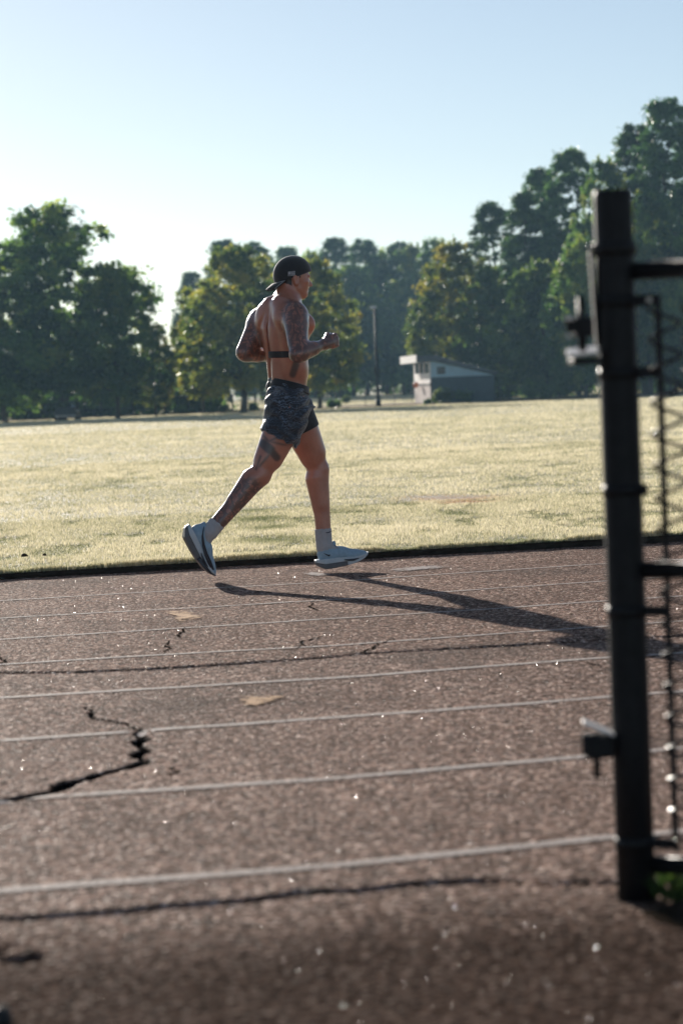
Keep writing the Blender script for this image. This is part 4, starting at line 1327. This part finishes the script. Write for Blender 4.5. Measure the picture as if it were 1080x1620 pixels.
blade_tuft('weed_clump', (g0[0], g0[1], g0[2] + .0), 50, .035, .02, .05, M['weed'], .003, 'lower straw green weed tuft tucked behind the gate post foot', 'weeds')

#BACKGROUND
# ------------------------------------------------------------------ trees
def leaf_cloud(cent, rad, n_per, leaf, flat, tone_c, up=.4, seed=0):
    r = np.random.default_rng(seed)
    k = len(cent)
    n_per = np.maximum(4, (n_per * (rad / rad.mean()) ** 2)).astype(int)
    ci = np.repeat(np.arange(k), n_per); n = len(ci)
    d = r.normal(0, 1, (n, 3)); d /= np.linalg.norm(d, axis=1)[:, None]
    rr_ = rad[ci] * np.minimum(1.7, np.abs(r.normal(0, .62, n)) + .12)
    p = cent[ci] + d * rr_[:, None] * np.array([1, 1, flat])
    nrm = r.normal(0, 1, (n, 3)) + d * .5; nrm[:, 2] += up; nrm /= np.linalg.norm(nrm, axis=1)[:, None]
    t = np.cross(nrm, r.normal(0, 1, (n, 3))); t /= np.linalg.norm(t, axis=1)[:, None]; b = np.cross(nrm, t)
    w = leaf * r.uniform(.6, 1.4, n)[:, None]; l = w * r.uniform(1.0, 1.7, n)[:, None]
    V = np.stack([p - t * l, p + b * w * .55, p + t * l, p - b * w * .55], 1).reshape(-1, 3)
    tone = np.clip(tone_c[ci] + r.normal(0, .13, n), 0, 1)
    return V, np.repeat(tone, 4)

def limb_tubes(mb, trunk_top, base_r, H, cent, rad, seed, n_l=12, z_from=.3):
    r = random.Random(seed)
    pts = [(0, 0, -.3)]; rads = [base_r * 1.25]
    ox = oy = 0
    for i in range(1, 9):
        u_ = i / 8; ox += r.gauss(0, .012) * H; oy += r.gauss(0, .012) * H
        pts.append((ox, oy, trunk_top * u_)); rads.append(base_r * (1 - .8 * u_))
    mb.tube(pts, rads, 9)
    idx_ = sorted(range(len(cent)), key=lambda i: -rad[i])[:n_l]
    for i in idx_:
        c = cent[i]; z0 = min(max(c[2] * .62, z_from * H * .8), trunk_top * .95); q = min(7, int(z0 / trunk_top * 8)); st_ = Vector(pts[q]); st_.z = z0
        en = Vector(c); mid = st_.lerp(en, .5) + Vector((0, 0, .04 * H * r.uniform(-.3, 1)))
        mb.tube([st_, mid, en], [base_r * .32, base_r * .18, base_r * .06], 6)

PROTO = {}
def make_proto(kind, variant, seed):
    """broadleaf: 12 m nominal; pine: 20 m nominal"""
    r = np.random.default_rng(seed)
    if kind in ('green', 'yellow', 'mid', 'low'):
        H = 12.; Wd = 9.5 if kind != 'low' else 11.
        z0 = {'green': .14, 'yellow': .16, 'mid': .1, 'low': .02}[kind] * H
        cent = []; rad = []
        tries = 0
        while len(cent) < 260 and tries < 12000:
            tries += 1
            u_ = r.random(); z = z0 + (H - z0 - .4) * u_
            prof = (math.sin(math.pi * min(1, (u_ * .72 + .2))) ** .7) * (1 - .38 * u_ ** 3)
            rm = Wd / 2 * prof
            a = r.uniform(0, 6.28); lob = 1 + .16 * math.sin(3 * a + seed) + .12 * math.sin(5 * a + 7 * u_ + seed)
            q = r.random() ** .5 * rm * lob
            c = np.array([q * math.cos(a), q * math.sin(a), z])
            rd = r.uniform(.5, 1.05) * (1 - .3 * u_)
            if all(np.linalg.norm(c - cc) > .62 * (rd + rr_) * .62 for cc, rr_ in zip(cent, rad)):
                cent.append(c); rad.append(rd)
        cent = np.array(cent); rad = np.array(rad)
        tone = np.clip(r.normal(.36, .24, len(cent)) + .12 * (cent[:, 2] / H) + (.2 * (np.sin(cent[:, 0] * .9 + seed) > .4)), 0, 1)
        V, T = leaf_cloud(cent, rad, 125, .13, .6, tone, .5, seed)
        # stray sprigs that break the outline
        k = r.integers(0, len(cent), 90); dirs = cent[k] - np.array([0, 0, H * .45]); dirs /= np.linalg.norm(dirs, axis=1)[:, None]
        c2 = cent[k] + dirs * (rad[k] * r.uniform(.6, 1.05, 90))[:, None]
        V2, T2 = leaf_cloud(c2, np.full(90, .3), 26, .12, .9, tone[k], .3, seed + 1)
        V = np.concatenate([V, V2]); T = np.concatenate([T, T2])
        mat = {'green': 'leaf_green', 'yellow': 'leaf_yellow', 'mid': 'leaf_mid', 'low': 'leaf_green'}[kind]
        mb = MB(); limb_tubes(mb, H * .7, .24, H, cent, rad, seed, 16, .2)
    else:
        H = 20.; cent = []; rad = []
        zb_ = .3 if kind == 'pine' else .06
        for i in range(270):
            u_ = r.random() ** .8; z = H * (zb_ + (1 - zb_ - .02) * u_)
            rm = (1 - u_) ** .6 * 4.1 + .5
            if kind == 'pine' and u_ > .55: rm *= 1.15
            a = r.uniform(0, 6.28); q = rm * (.35 + .65 * r.random() ** .6)
            cent.append((q * math.cos(a), q * math.sin(a), z + q * .12)); rad.append(r.uniform(.4, .95) * (1.1 - .35 * u_))
        cent = np.array(cent); rad = np.array(rad)
        tone = np.clip(r.normal(.4, .2, len(cent)), 0, 1)
        V, T = leaf_cloud(cent, rad, 125, .115, .5, tone, .2, seed)
        mat = 'needle'
        mb = MB(); limb_tubes(mb, H * .97, .26, H, cent, rad, seed, 46, zb_)
    n = len(V) // 4
    me = mesh_np('crown', V, np.arange(4 * n).reshape(n, 4), False); add_attr(me, 'tone', T); me.materials.append(M[mat])
    mt = bpy.data.meshes.new('trunk'); mt.from_pydata(mb.v, [], mb.f)
    for p in mt.polygons: p.use_smooth = True
    mt.materials.append(M['bark'])
    PROTO[(kind, variant)] = (me, mt, H, Wd if kind in ('green', 'yellow', 'mid', 'low') else 8.)
for kind, nv in (('green', 2), ('yellow', 2), ('mid', 2), ('pine', 3), ('fullpine', 1)):
    for v in range(nv): make_proto(kind, v, 101 + 17 * v + len(kind) * 7)

TN = {'green': 'broadleaf_tree', 'yellow': 'turning_tree', 'mid': 'broadleaf_tree', 'pine': 'pine_tree', 'fullpine': 'pine_tree'}
def tree(kind, var, px, D, ytop, wpx, label, group='trees around the far side of the field', drop=0.):
    b = P(px, 640, D); gz = float(ground_z(D)) - drop
    top = P(px, ytop, D)[2]
    me, mt, H, Wd = PROTO[(kind, var)]
    sz = (top - gz) / H; sw = (wpx / FPX * D) / Wd
    root = empty(TN[kind], (float(b[0]), D, gz))
    tag(root, label, 'tree', group)
    rz = rng.uniform(0, 6.28)
    for nm, m in (('trunk', mt), ('crown', me)):
        o = bpy.data.objects.new(nm, m); COL.objects.link(o); o.parent = root
    root.scale = (sw, sw, sz); root.rotation_euler = (0, 0, rz)
    return root
T_ = [
 ('green', 0, 96, 150, 320, 305, 'tallest green tree at the left, its crown pierced by sky'),
 ('green', 1, 186, 146, 412, 160, 'smaller green tree overlapping the right side of the big left tree'),
 ('mid', 0, 8, 152, 395, 175, 'green tree cut by the left edge of the photo'),
 ('yellow', 1, 246, 152, 512, 80, 'low yellowing tree at the right foot of the big left trees'),
 ('mid', 1, -130, 155, 380, 260, 'green tree just outside the left edge of the field view'),
 ('green', 1, -330, 160, 350, 280, 'dark broad tree far out to the left beyond the others'),
 ('yellow', 0, 384, 150, 386, 205, 'large yellowing tree behind the runner head with its dark trunk showing'),
 ('yellow', 1, 505, 156, 408, 150, 'yellow green tree just right of the runner fist'),
 ('yellow', 0, 322, 158, 470, 100, 'small turning tree at the left foot of the large yellow tree'),
 ('pine', 0, 312, 263, 428, 75, 'slim pine standing against the sky gap left of the yellow tree'),
 ('pine', 1, 365, 270, 376, 95, 'tall pine rising above the left shoulder of the yellow tree'),
 ('pine', 2, 415, 273, 380, 90, 'tall pine rising just left of the runner cap'),
 ('pine', 0, 462, 283, 388, 90, 'hazy pine directly above the runner cap'),
 ('mid', 0, 500, 293, 392, 110, 'hazy broadleaf tree right of the runner cap'),
 ('pine', 1, 540, 290, 373, 95, 'hazy blue pine with the highest top of the middle row'),
 ('pine', 2, 582, 294, 376, 95, 'hazy blue pine above the lamp post'),
 ('green', 0, 612, 296, 395, 120, 'hazy dark broadleaf tree right of the lamp post'),
 ('pine', 0, 640, 292, 380, 85, 'hazy pine above the left end of the small building'),
 ('mid', 1, 655, 286, 384, 105, 'brighter green tree above the small building'),
 ('mid', 0, 696, 280, 372, 110, 'bright green treetop behind the yellow green tree of the right'),
 ('green', 1, 560, 280, 420, 140, 'dark hazy tree filling the row behind the lamp post'),
 ('green', 0, 470, 280, 430, 130, 'dark hazy tree behind the runner head'),
 ('green', 1, 640, 278, 440, 130, 'dark hazy tree behind the small building roof'),
 ('yellow', 1, 722, 178, 380, 150, 'yellow green tree standing right behind the small building'),
 ('pine', 2, 790, 190, 316, 110, 'pine at the left end of the high right hand wood'),
 ('fullpine', 0, 838, 182, 300, 110, 'full dark pine left of the gate hinge'),
 ('pine', 1, 868, 186, 262, 120, 'tall pine on the rising edge of the right wood'),
 ('pine', 0, 915, 180, 232, 125, 'round topped pine just left of the gate post top'),
 ('mid', 1, 965, 168, 246, 135, 'bright leafy tree behind the top of the gate post'),
 ('pine', 2, 1020, 172, 192, 130, 'tall pine between the gate post and the highest pine'),
 ('pine', 1, 1066, 168, 150, 150, 'highest pine at the upper right corner'),
 ('fullpine', 0, 1105, 176, 190, 150, 'pine partly cut by the right edge'),
 ('green', 0, 860, 165, 410, 150, 'drooping dark green tree right of the small building'),
 ('mid', 0, 925, 158, 372, 140, 'leafy tree hanging low behind the upper hinge of the gate'),
 ('green', 1, 780, 176, 420, 120, 'dark tree behind the low end of the small building'),
 ('mid', 1, 1030, 160, 300, 160, 'leafy tree seen through the chain-link right of the post'),
 ('green', 0, 1110, 158, 330, 170, 'dark tree behind the chain-link at the right edge'),
 ('green', 1, 1000, 162, 430, 130, 'low dark tree filling the wood behind the gate post'),
 ('pine', 0, 1200, 170, 170, 150, 'pine outside the right edge nearest the photo'),
 ('mid', 0, 1290, 160, 260, 200, 'leafy tree outside the right edge of the photo'),
 ('pine', 2, 1390, 172, 190, 160, 'pine farthest out to the right'),
]
for k_, v_, px, D, yt, w, lab in T_:
    tree(k_, v_, px, D, yt, w, lab)

# dark understory behind and between the trunks: nobody could count its bushes
def thicket(name, x0, x1, D0, D1, h0, h1, n, mat, label, leaf=.2):
    r = np.random.default_rng(int(abs(x0 * 7 + D0)))
    D = r.uniform(D0, D1, n); X = r.uniform(x0, x1, n)
    hh = (h0 + (h1 - h0) * (.5 + .5 * np.sin(X * .35 + 1.7 * np.sin(X * .13)))) * r.uniform(.75, 1.1, n)
    c = np.stack([X, D, ground_z(D) + hh * r.random(n) ** .8], 1)
    V, T = leaf_cloud(c, r.uniform(.6, 1.2, n), 60, leaf, .8, np.clip(r.normal(.25, .12, n), 0, 1), .3, n)
    k = len(V) // 4; me = mesh_np(name, V, np.arange(4 * k).reshape(k, 4), False); add_attr(me, 'tone', T)
    return tag(link(name, me, mat), label, 'undergrowth', kind='stuff')
thicket('undergrowth', -95, 45, 302, 312, 5.5, 10, 1900, M['leaf_green'], 'dark hazy undergrowth closing the view behind the middle trees', .27)
thicket('undergrowth', -60, -8, 166, 172, 1.6, 2.6, 700, M['leaf_green'], 'dark hedge like undergrowth behind the left trees', .17)
thicket('undergrowth', 7.5, 60, 184, 192, 4, 8, 1300, M['leaf_green'], 'dark undergrowth inside the right hand wood', .2)

def bush(name, px, py, D, wpx, hpx, kind, label, cat='bush'):
    me, mt, H, Wd = PROTO[kind]
    b = P(px, py, D)
    c = np.zeros((10, 3)); r = np.random.default_rng(int(px))
    w = wpx / FPX * D; h = hpx / FPX * D
    c[:, 0] = r.uniform(-.33, .33, 10) * w; c[:, 1] = r.uniform(-.3, .3, 10) * w; c[:, 2] = r.uniform(.25, .7, 10) * h
    V, T = leaf_cloud(c, np.full(10, min(w, h) * .33), 130, .05 + w * .02, .9, r.uniform(.1, .5, 10), .3, int(px) + 3)
    k = len(V) // 4; me2 = mesh_np(name, V, np.arange(4 * k).reshape(k, 4), False); add_attr(me2, 'tone', T)
    o = link(name, me2, me.materials[0], loc=(float(b[0]), D, float(ground_z(D))))
    return tag(o, label, cat)
bush('shrub', 286, 653, 163, 24, 14, ('green', 0), 'low dark shrub at the left end of the black fence')
bush('shrub', 330, 654, 163, 20, 12, ('green', 0), 'low dark shrub in the middle of the black fence')
bush('shrub', 357, 654, 163, 18, 13, ('green', 0), 'low dark shrub left of the yellow tree trunk')
bush('shrub', 404, 654, 163, 22, 14, ('green', 0), 'low dark shrub right of the yellow tree trunk')
bush('shrub', 527, 648, 160, 32, 14, ('green', 0), 'wide low dark shrub on the grass between the runner and the lamp post')
bush('shrub', 548, 628, 200, 16, 12, ('yellow', 0), 'small pale shrub far back on the lit grass')
bush('shrub', 700, 640, 161, 34, 28, ('yellow', 0), 'tan green shrub in front of the small building')
bush('shrub', 733, 640, 161, 30, 22, ('green', 0), 'dark shrub against the long wall of the small building')
bush('shrub', 677, 641, 160.5, 12, 9, ('green', 0), 'tiny dark shrub at the corner of the small building')
bush('shrub', 852, 625, 158, 50, 36, ('mid', 0), 'rounded light green shrub at the edge of the right wood')

# ------------------------------------------------------------------ small building
bx0 = P(683, 641, 163); bz = float(ground_z(163)) 
bo = np.array([bx0[0], 163.0, bz]); al = R(5)
ex = np.array([math.cos(al), math.sin(al), 0]); ey = np.array([-math.sin(al), math.cos(al), 0]); ez = np.array([0, 0, 1.])
bl = empty('field_building', tuple(bo)); tag(bl, 'small blue building with white lookout end and sloping dark roof across the field', 'building')
def bp(a, b, c): return bo + ex * a + ey * b + ez * c
def prism(name, pts, depth, mat, parent=None, y0=0.):
    """outline in the long-wall plane (a, c) given depth along the building"""
    n = len(pts); vs = [bp(a, y0, c) for a, c in pts] + [bp(a, y0 + depth, c) for a, c in pts]
    fs = [tuple(range(n)), tuple(range(2 * n - 1, n - 1, -1))] + [(k, (k + 1) % n, n + (k + 1) % n, n + k)[::-1] for k in range(n)]
    mb = MB().add(vs, fs); me = bpy.data.meshes.new(name); me.from_pydata([tuple(v - bo) for v in map(np.array, mb.v)], [], mb.f); me.update()
    return link(name, me, mat, parent or bl)
Lb = 4.3; Db = 9.0
prism('lower_wall', [(.0, -.2), (Lb, -.2), (Lb, 1.72), (.0, 1.72)], Db, M['siding_dark'])
prism('wall_band', [(.03, 1.722), (Lb + .05, 1.722), (Lb + .05, 1.80), (.03, 1.80)], Db + .02, M['siding_dark'], y0=-.04)
prism('upper_wall', [(.0, 1.802), (Lb - .1, 1.802), (Lb - .1, 1.84), (.35, 2.86), (.0, 2.9)], Db, M['siding_blue'])
# horizontal boards on the long wall
for k in range(8):
    prism('board', [(.02, .02 + k * .21), (Lb - .02, .02 + k * .21), (Lb - .02, .2 + k * .21), (.02, .2 + k * .21)], .02, M['siding_dark'], y0=-.022)
rs = [(-.95, 3.32), (-.95, 2.86), (.3, 2.88), (Lb + .25, 1.86), (Lb + .25, 2.0), (.3, 3.28)]
prism('roof', rs, Db + .5, M['roof_metal'], y0=-.3)
for k in range(9):
    a0 = .4 + k * .46; zz = 3.28 - (a0 - .3) * (1.28 / (Lb - .05))
    prism('roof_seam', [(a0, zz - .02), (a0 + .04, zz - .03), (a0 + .04, zz + .02), (a0, zz + .03)], Db + .5, M['roof_metal'], y0=-.3)
prism('fascia', [(-.99, 2.84), (-.953, 2.84), (-.953, 3.36), (-.99, 3.36)], Db + .54, M['siding_white'], y0=-.32)
# lookout end: pale panel below, window strip above
prism('end_panel', [(-.05, -.2), (-.003, -.2), (-.003, 1.25), (-.05, 1.25)], Db, M['end_siding'])
for k in range(9):
    prism('end_board', [(-.075, -.1), (-.052, -.1), (-.052, 1.22), (-.075, 1.22)], .8, M['end_siding'], y0=.08 + k * 1.0)
prism('ledge', [(-.1, 1.28), (-.003, 1.28), (-.003, 1.4), (-.1, 1.4)], Db + .04, M['shed_wall'], y0=-.02)
prism('parapet', [(-.08, 1.42), (-.003, 1.42), (-.003, 2.12), (-.08, 2.12)], Db, M['siding_white'])
for k in range(4):
    prism('mullion', [(-.07, 2.122), (-.003, 2.122), (-.003, 2.84), (-.07, 2.84)], .55, M['siding_white'], y0=.0 + k * 2.8)
for k in range(3):
    prism('window', [(-.03, 2.122), (-.002, 2.122), (-.002, 2.84), (-.03, 2.84)], 2.2, M['glass'], y0=.58 + k * 2.8)
wf = prism('window', [(.42, 2.0), (.98, 2.0), (.98, 2.5), (.42, 2.5)], .03, M['siding_dark'], y0=-.03)
prism('pane', [(.48, 2.05), (.68, 2.05), (.68, 2.45), (.48, 2.45)], .01, M['glass'], y0=-.045, parent=wf)
prism('pane', [(.72, 2.05), (.92, 2.05), (.92, 2.45), (.72, 2.45)], .01, M['glass'], y0=-.045, parent=wf)
# orange buoy-like lamp on the ledge
bc = bp(-.42, 5.2, 1.34)
bpy_me = MB(); 
for i in range(9):
    pass
pts_ = [bc + ez * (.2 * math.cos(math.pi * k / 8)) for k in range(9)]
bpy_me.tube([tuple(p) for p in pts_], [.2 * math.sin(math.pi * k / 8) + .002 for k in range(9)], 14)
ob = bpy_me.build('float_ball', M['orange'], None, True, origin=tuple(bc)); tag(ob, 'round orange ball hanging on the white end of the small building', 'ball')

# long low shed behind it
sh0 = P(776, 630, 205); so = Vector((sh0[0], 205, float(ground_z(205)) - .1))
sd = empty('shed', tuple(so)); tag(sd, 'long low dark shed half hidden behind the right end of the small building', 'shed')
MB().box(so + Vector((2.4, 2.5, 1.2)), (5.2, 5, 2.8)).build('wall', M['shed_wall'], sd)
MB().box(so + Vector((2.4, 2.4, 2.68)), (5.8, 5.6, .14)).build('roof', M['roof_metal'], sd)
MB().box(so + Vector((4.1, -.02, 1.0)), (.9, .03, 2.0)).build('door', M['roof_metal'], sd)

# ------------------------------------------------------------------ lamp post, fences, cart
lp = P(598.5, 645, 158); lz = float(ground_z(158))
lamp = empty('lamp_post', (float(lp[0]), 158, lz)); tag(lamp, 'tall thin dark lamp post standing alone at the far side of the field', 'lamp post')
zt_ = float(P(597, 488, 158)[2]); LX = float(lp[0])
MB().tube([(LX, 158, lz - .1), (LX, 158, lz + .5), (LX, 158, zt_)], [.15, .12, .075], 12).build('pole', M['black_metal'], lamp, True)
MB().tube([(LX, 158, lz - .05), (LX, 158, lz + .5)], [.19, .17], 12).build('base', M['black_metal'], lamp, True)
hd_ = MB().box((LX - .1, 157.8, zt_ + .08), (.42, .5, .13)).build('lamp_head', M['lamp_white'], lamp, bevel=.03)
MB().box((LX, 158, zt_ * .0 + lz + 2.3), (.36, .2, .42)).build('control_box', M['black_metal'], lamp, bevel=.02)

def fence_run(label, pxs, D, hpx_top, rails=(1.0,), step_post=None, rp=.055):
    a = P(pxs[0], 640, D); b = P(pxs[-1], 640, D)
    z0 = float(ground_z(D)); root = empty('fence', (float(a[0]), D, z0)); tag(root, label, 'fence')
    h = hpx_top / FPX * D
    pm = None
    for px in pxs:
        x = float(P(px, 640, D)[0])
        if pm is None:
            o = MB().tube([(x, D, z0 - .1), (x, D, z0 + h)], rp, 8).build('post', M['black_metal'], root, True); pm = o.data
            x00 = x
        else:
            o = bpy.data.objects.new('post', pm); COL.objects.link(o); o.parent = root; o.location = (x - x00, 0, 0)
    for rr_ in rails:
        MB().tube([(float(a[0]), D, z0 + h * rr_), (float(b[0]), D, z0 + h * rr_)], rp * .7, 8).build('rail', M['black_metal'], root, True)
    # mesh fill: thin wires, too fine to pick apart
    x = float(a[0]); wv = MB()
    while x < float(b[0]):
        wv.v += [(x, D, z0 + .05), (x + .012, D, z0 + .05), (x + .012, D, z0 + h), (x, D, z0 + h)]; k = len(wv.v) - 4; wv.f.append((k, k + 1, k + 2, k + 3)); x += .16
    o = wv.build('mesh_wires', M['wire'], root); o['kind'] = 'stuff'
fence_run('short black fence with close posts under the yellow tree', [262, 280, 298, 316, 334, 350, 368, 386, 404, 424], 166, 27, (1.0, .08))
fence_run('long low black fence running behind the lamp post', [424, 478, 532, 578, 624, 652], 172, 22, (1.0,), rp=.03)
fence_run('dark low fence behind the big left trees', [-140, -80, -20, 40, 100, 160, 210, 262], 164, 24, (1.0, .5), rp=.04)
fence_run('low wire fence on the lit grass right of the small building', [784, 806, 845, 885, 925, 965, 1010, 1060, 1110], 166, 24, (1.0,), rp=.03)

# utility cart parked under the left trees
cD = 149.; cb_ = P(105, 662, cD); co = Vector((float(cb_[0]), cD, float(ground_z(cD))))
cart = empty('utility_cart', tuple(co)); tag(cart, 'small dark utility cart with pale windscreen parked in the shade of the big left tree', 'cart')
q = lambda x, y, z: co + Vector((x, y, z))
MB().box(q(0, .9, .42), (1.35, 2.2, .34)).build('body', M['dark_green_box'], cart, bevel=.05)
MB().box(q(0, .0, .62), (1.25, .55, .3)).build('hood', M['dark_green_box'], cart, bevel=.08)
MB().box(q(0, 1.0, 1.62), (1.3, 1.7, .07)).build('roof', M['dark_green_box'], cart, bevel=.02)
for sx in (-.6, .6):
    for yy in (.25, 1.75):
        MB().tube([q(sx, yy, .6), q(sx, yy, 1.6)], .025, 8).build('roof_support', M['black_metal'], cart, True)
MB().box(q(-.22, .24, .98), (.66, .02, .36), rot=Matrix.Rotation(R(-14), 3, 'X')).build('windscreen', M['reflect'], cart)
MB().box(q(.42, .24, .98), (.34, .02, .36), rot=Matrix.Rotation(R(-14), 3, 'X')).build('mirror', M['reflect'], cart)
MB().box(q(0, 1.35, .8), (1.2, .12, .5)).build('seat', M['black_metal'], cart, bevel=.03)
for sx in (-.62, .62):
    for yy in (.1, 1.75):
        MB().tube([q(sx - .09, yy, .22), q(sx + .09, yy, .22)], .23, 16).build('wheel', M['tyre'], cart, True)
MB().box(q(0, -.28, .25), (1.3, .06, .12)).build('bumper', M['worn_metal'], cart, bevel=.02)

# clods and a bare reddish patch on the field
def clod(px, py, wpx, label):
    c = field_pt(px, py, .03); D = c[1]; w = wpx / FPX * D / 2
    V = [];
    r = np.random.default_rng(int(px)); n = 10
    V.append((0, 0, w * .75))
    for ring, (rr_, zz) in enumerate(((.6, .55), (1.0, .0), (1.05, -.3))):
        for k in range(n):
            t = 2 * math.pi * k / n; m = r.uniform(.75, 1.25)
            V.append((w * rr_ * m * math.cos(t), w * rr_ * m * math.sin(t), w * zz * r.uniform(.8, 1.2)))
    F = [(0, 1 + k, 1 + (k + 1) % n, 0) for k in range(n)]
    F3 = [(1 + k + 10 * j, 1 + (k + 1) % n + 10 * j, 1 + (k + 1) % n + 10 * (j + 1), 1 + k + 10 * (j + 1)) for j in range(2) for k in range(n)]
    me = bpy.data.meshes.new('soil_clod'); me.from_pydata(V, [], [f[:3] for f in F] + F3); me.update()
    tag(link('soil_clod', me, M['soil'], loc=tuple(c)), label, 'clod')
clod(39, 879, 10, 'larger dark clod on the grass near the left edge')
clod(71, 878, 7, 'smaller dark clod right of the larger one on the grass')

# dark lump at the lower left corner
c = G(3, 1607); V = [(0, 0, .016)]; F = []
for ring, (rr_, zz) in enumerate(((.6, .012), (1.0, .0), (1.0, -.01))):
    for k in range(9):
        t = 2 * math.pi * k / 9; m = rng.uniform(.8, 1.2); V.append((.016 * rr_ * m * math.cos(t), .03 * rr_ * m * math.sin(t), zz))
F = [(0, 1 + k, 1 + (k + 1) % 9) for k in range(9)] + [(1 + k + 9 * j, 1 + (k + 1) % 9 + 9 * j, 1 + (k + 1) % 9 + 9 * (j + 1), 1 + k + 9 * (j + 1)) for j in range(2) for k in range(9)]
me = bpy.data.meshes.new('stone'); me.from_pydata(V, [], F); me.update()   # corner_stone
tag(link('stone', me, M['tyre'], loc=tuple(c)), 'small black stone on the asphalt at the lower left corner', 'stone')

# ------------------------------------------------------------------ air
hz = bpy.data.materials.new('morning_haze'); hz.use_nodes = True
nt = hz.node_tree; nt.nodes.clear(); out = nt.nodes.new('ShaderNodeOutputMaterial')
pv = nt.nodes.new('ShaderNodeVolumePrincipled'); pv.inputs['Density'].default_value = .00028
pv.inputs['Color'].default_value = (.45, .74, 1.0, 1); pv.inputs['Anisotropy'].default_value = .25
nt.links.new(pv.outputs[0], out.inputs['Volume'])
hb = MB().box((0, 500, 12.0), (3200, 3000, 28)); ho = hb.build('haze', hz); ho['kind'] = 'stuff'; ho['label'] = 'thin pale morning haze over the whole field'
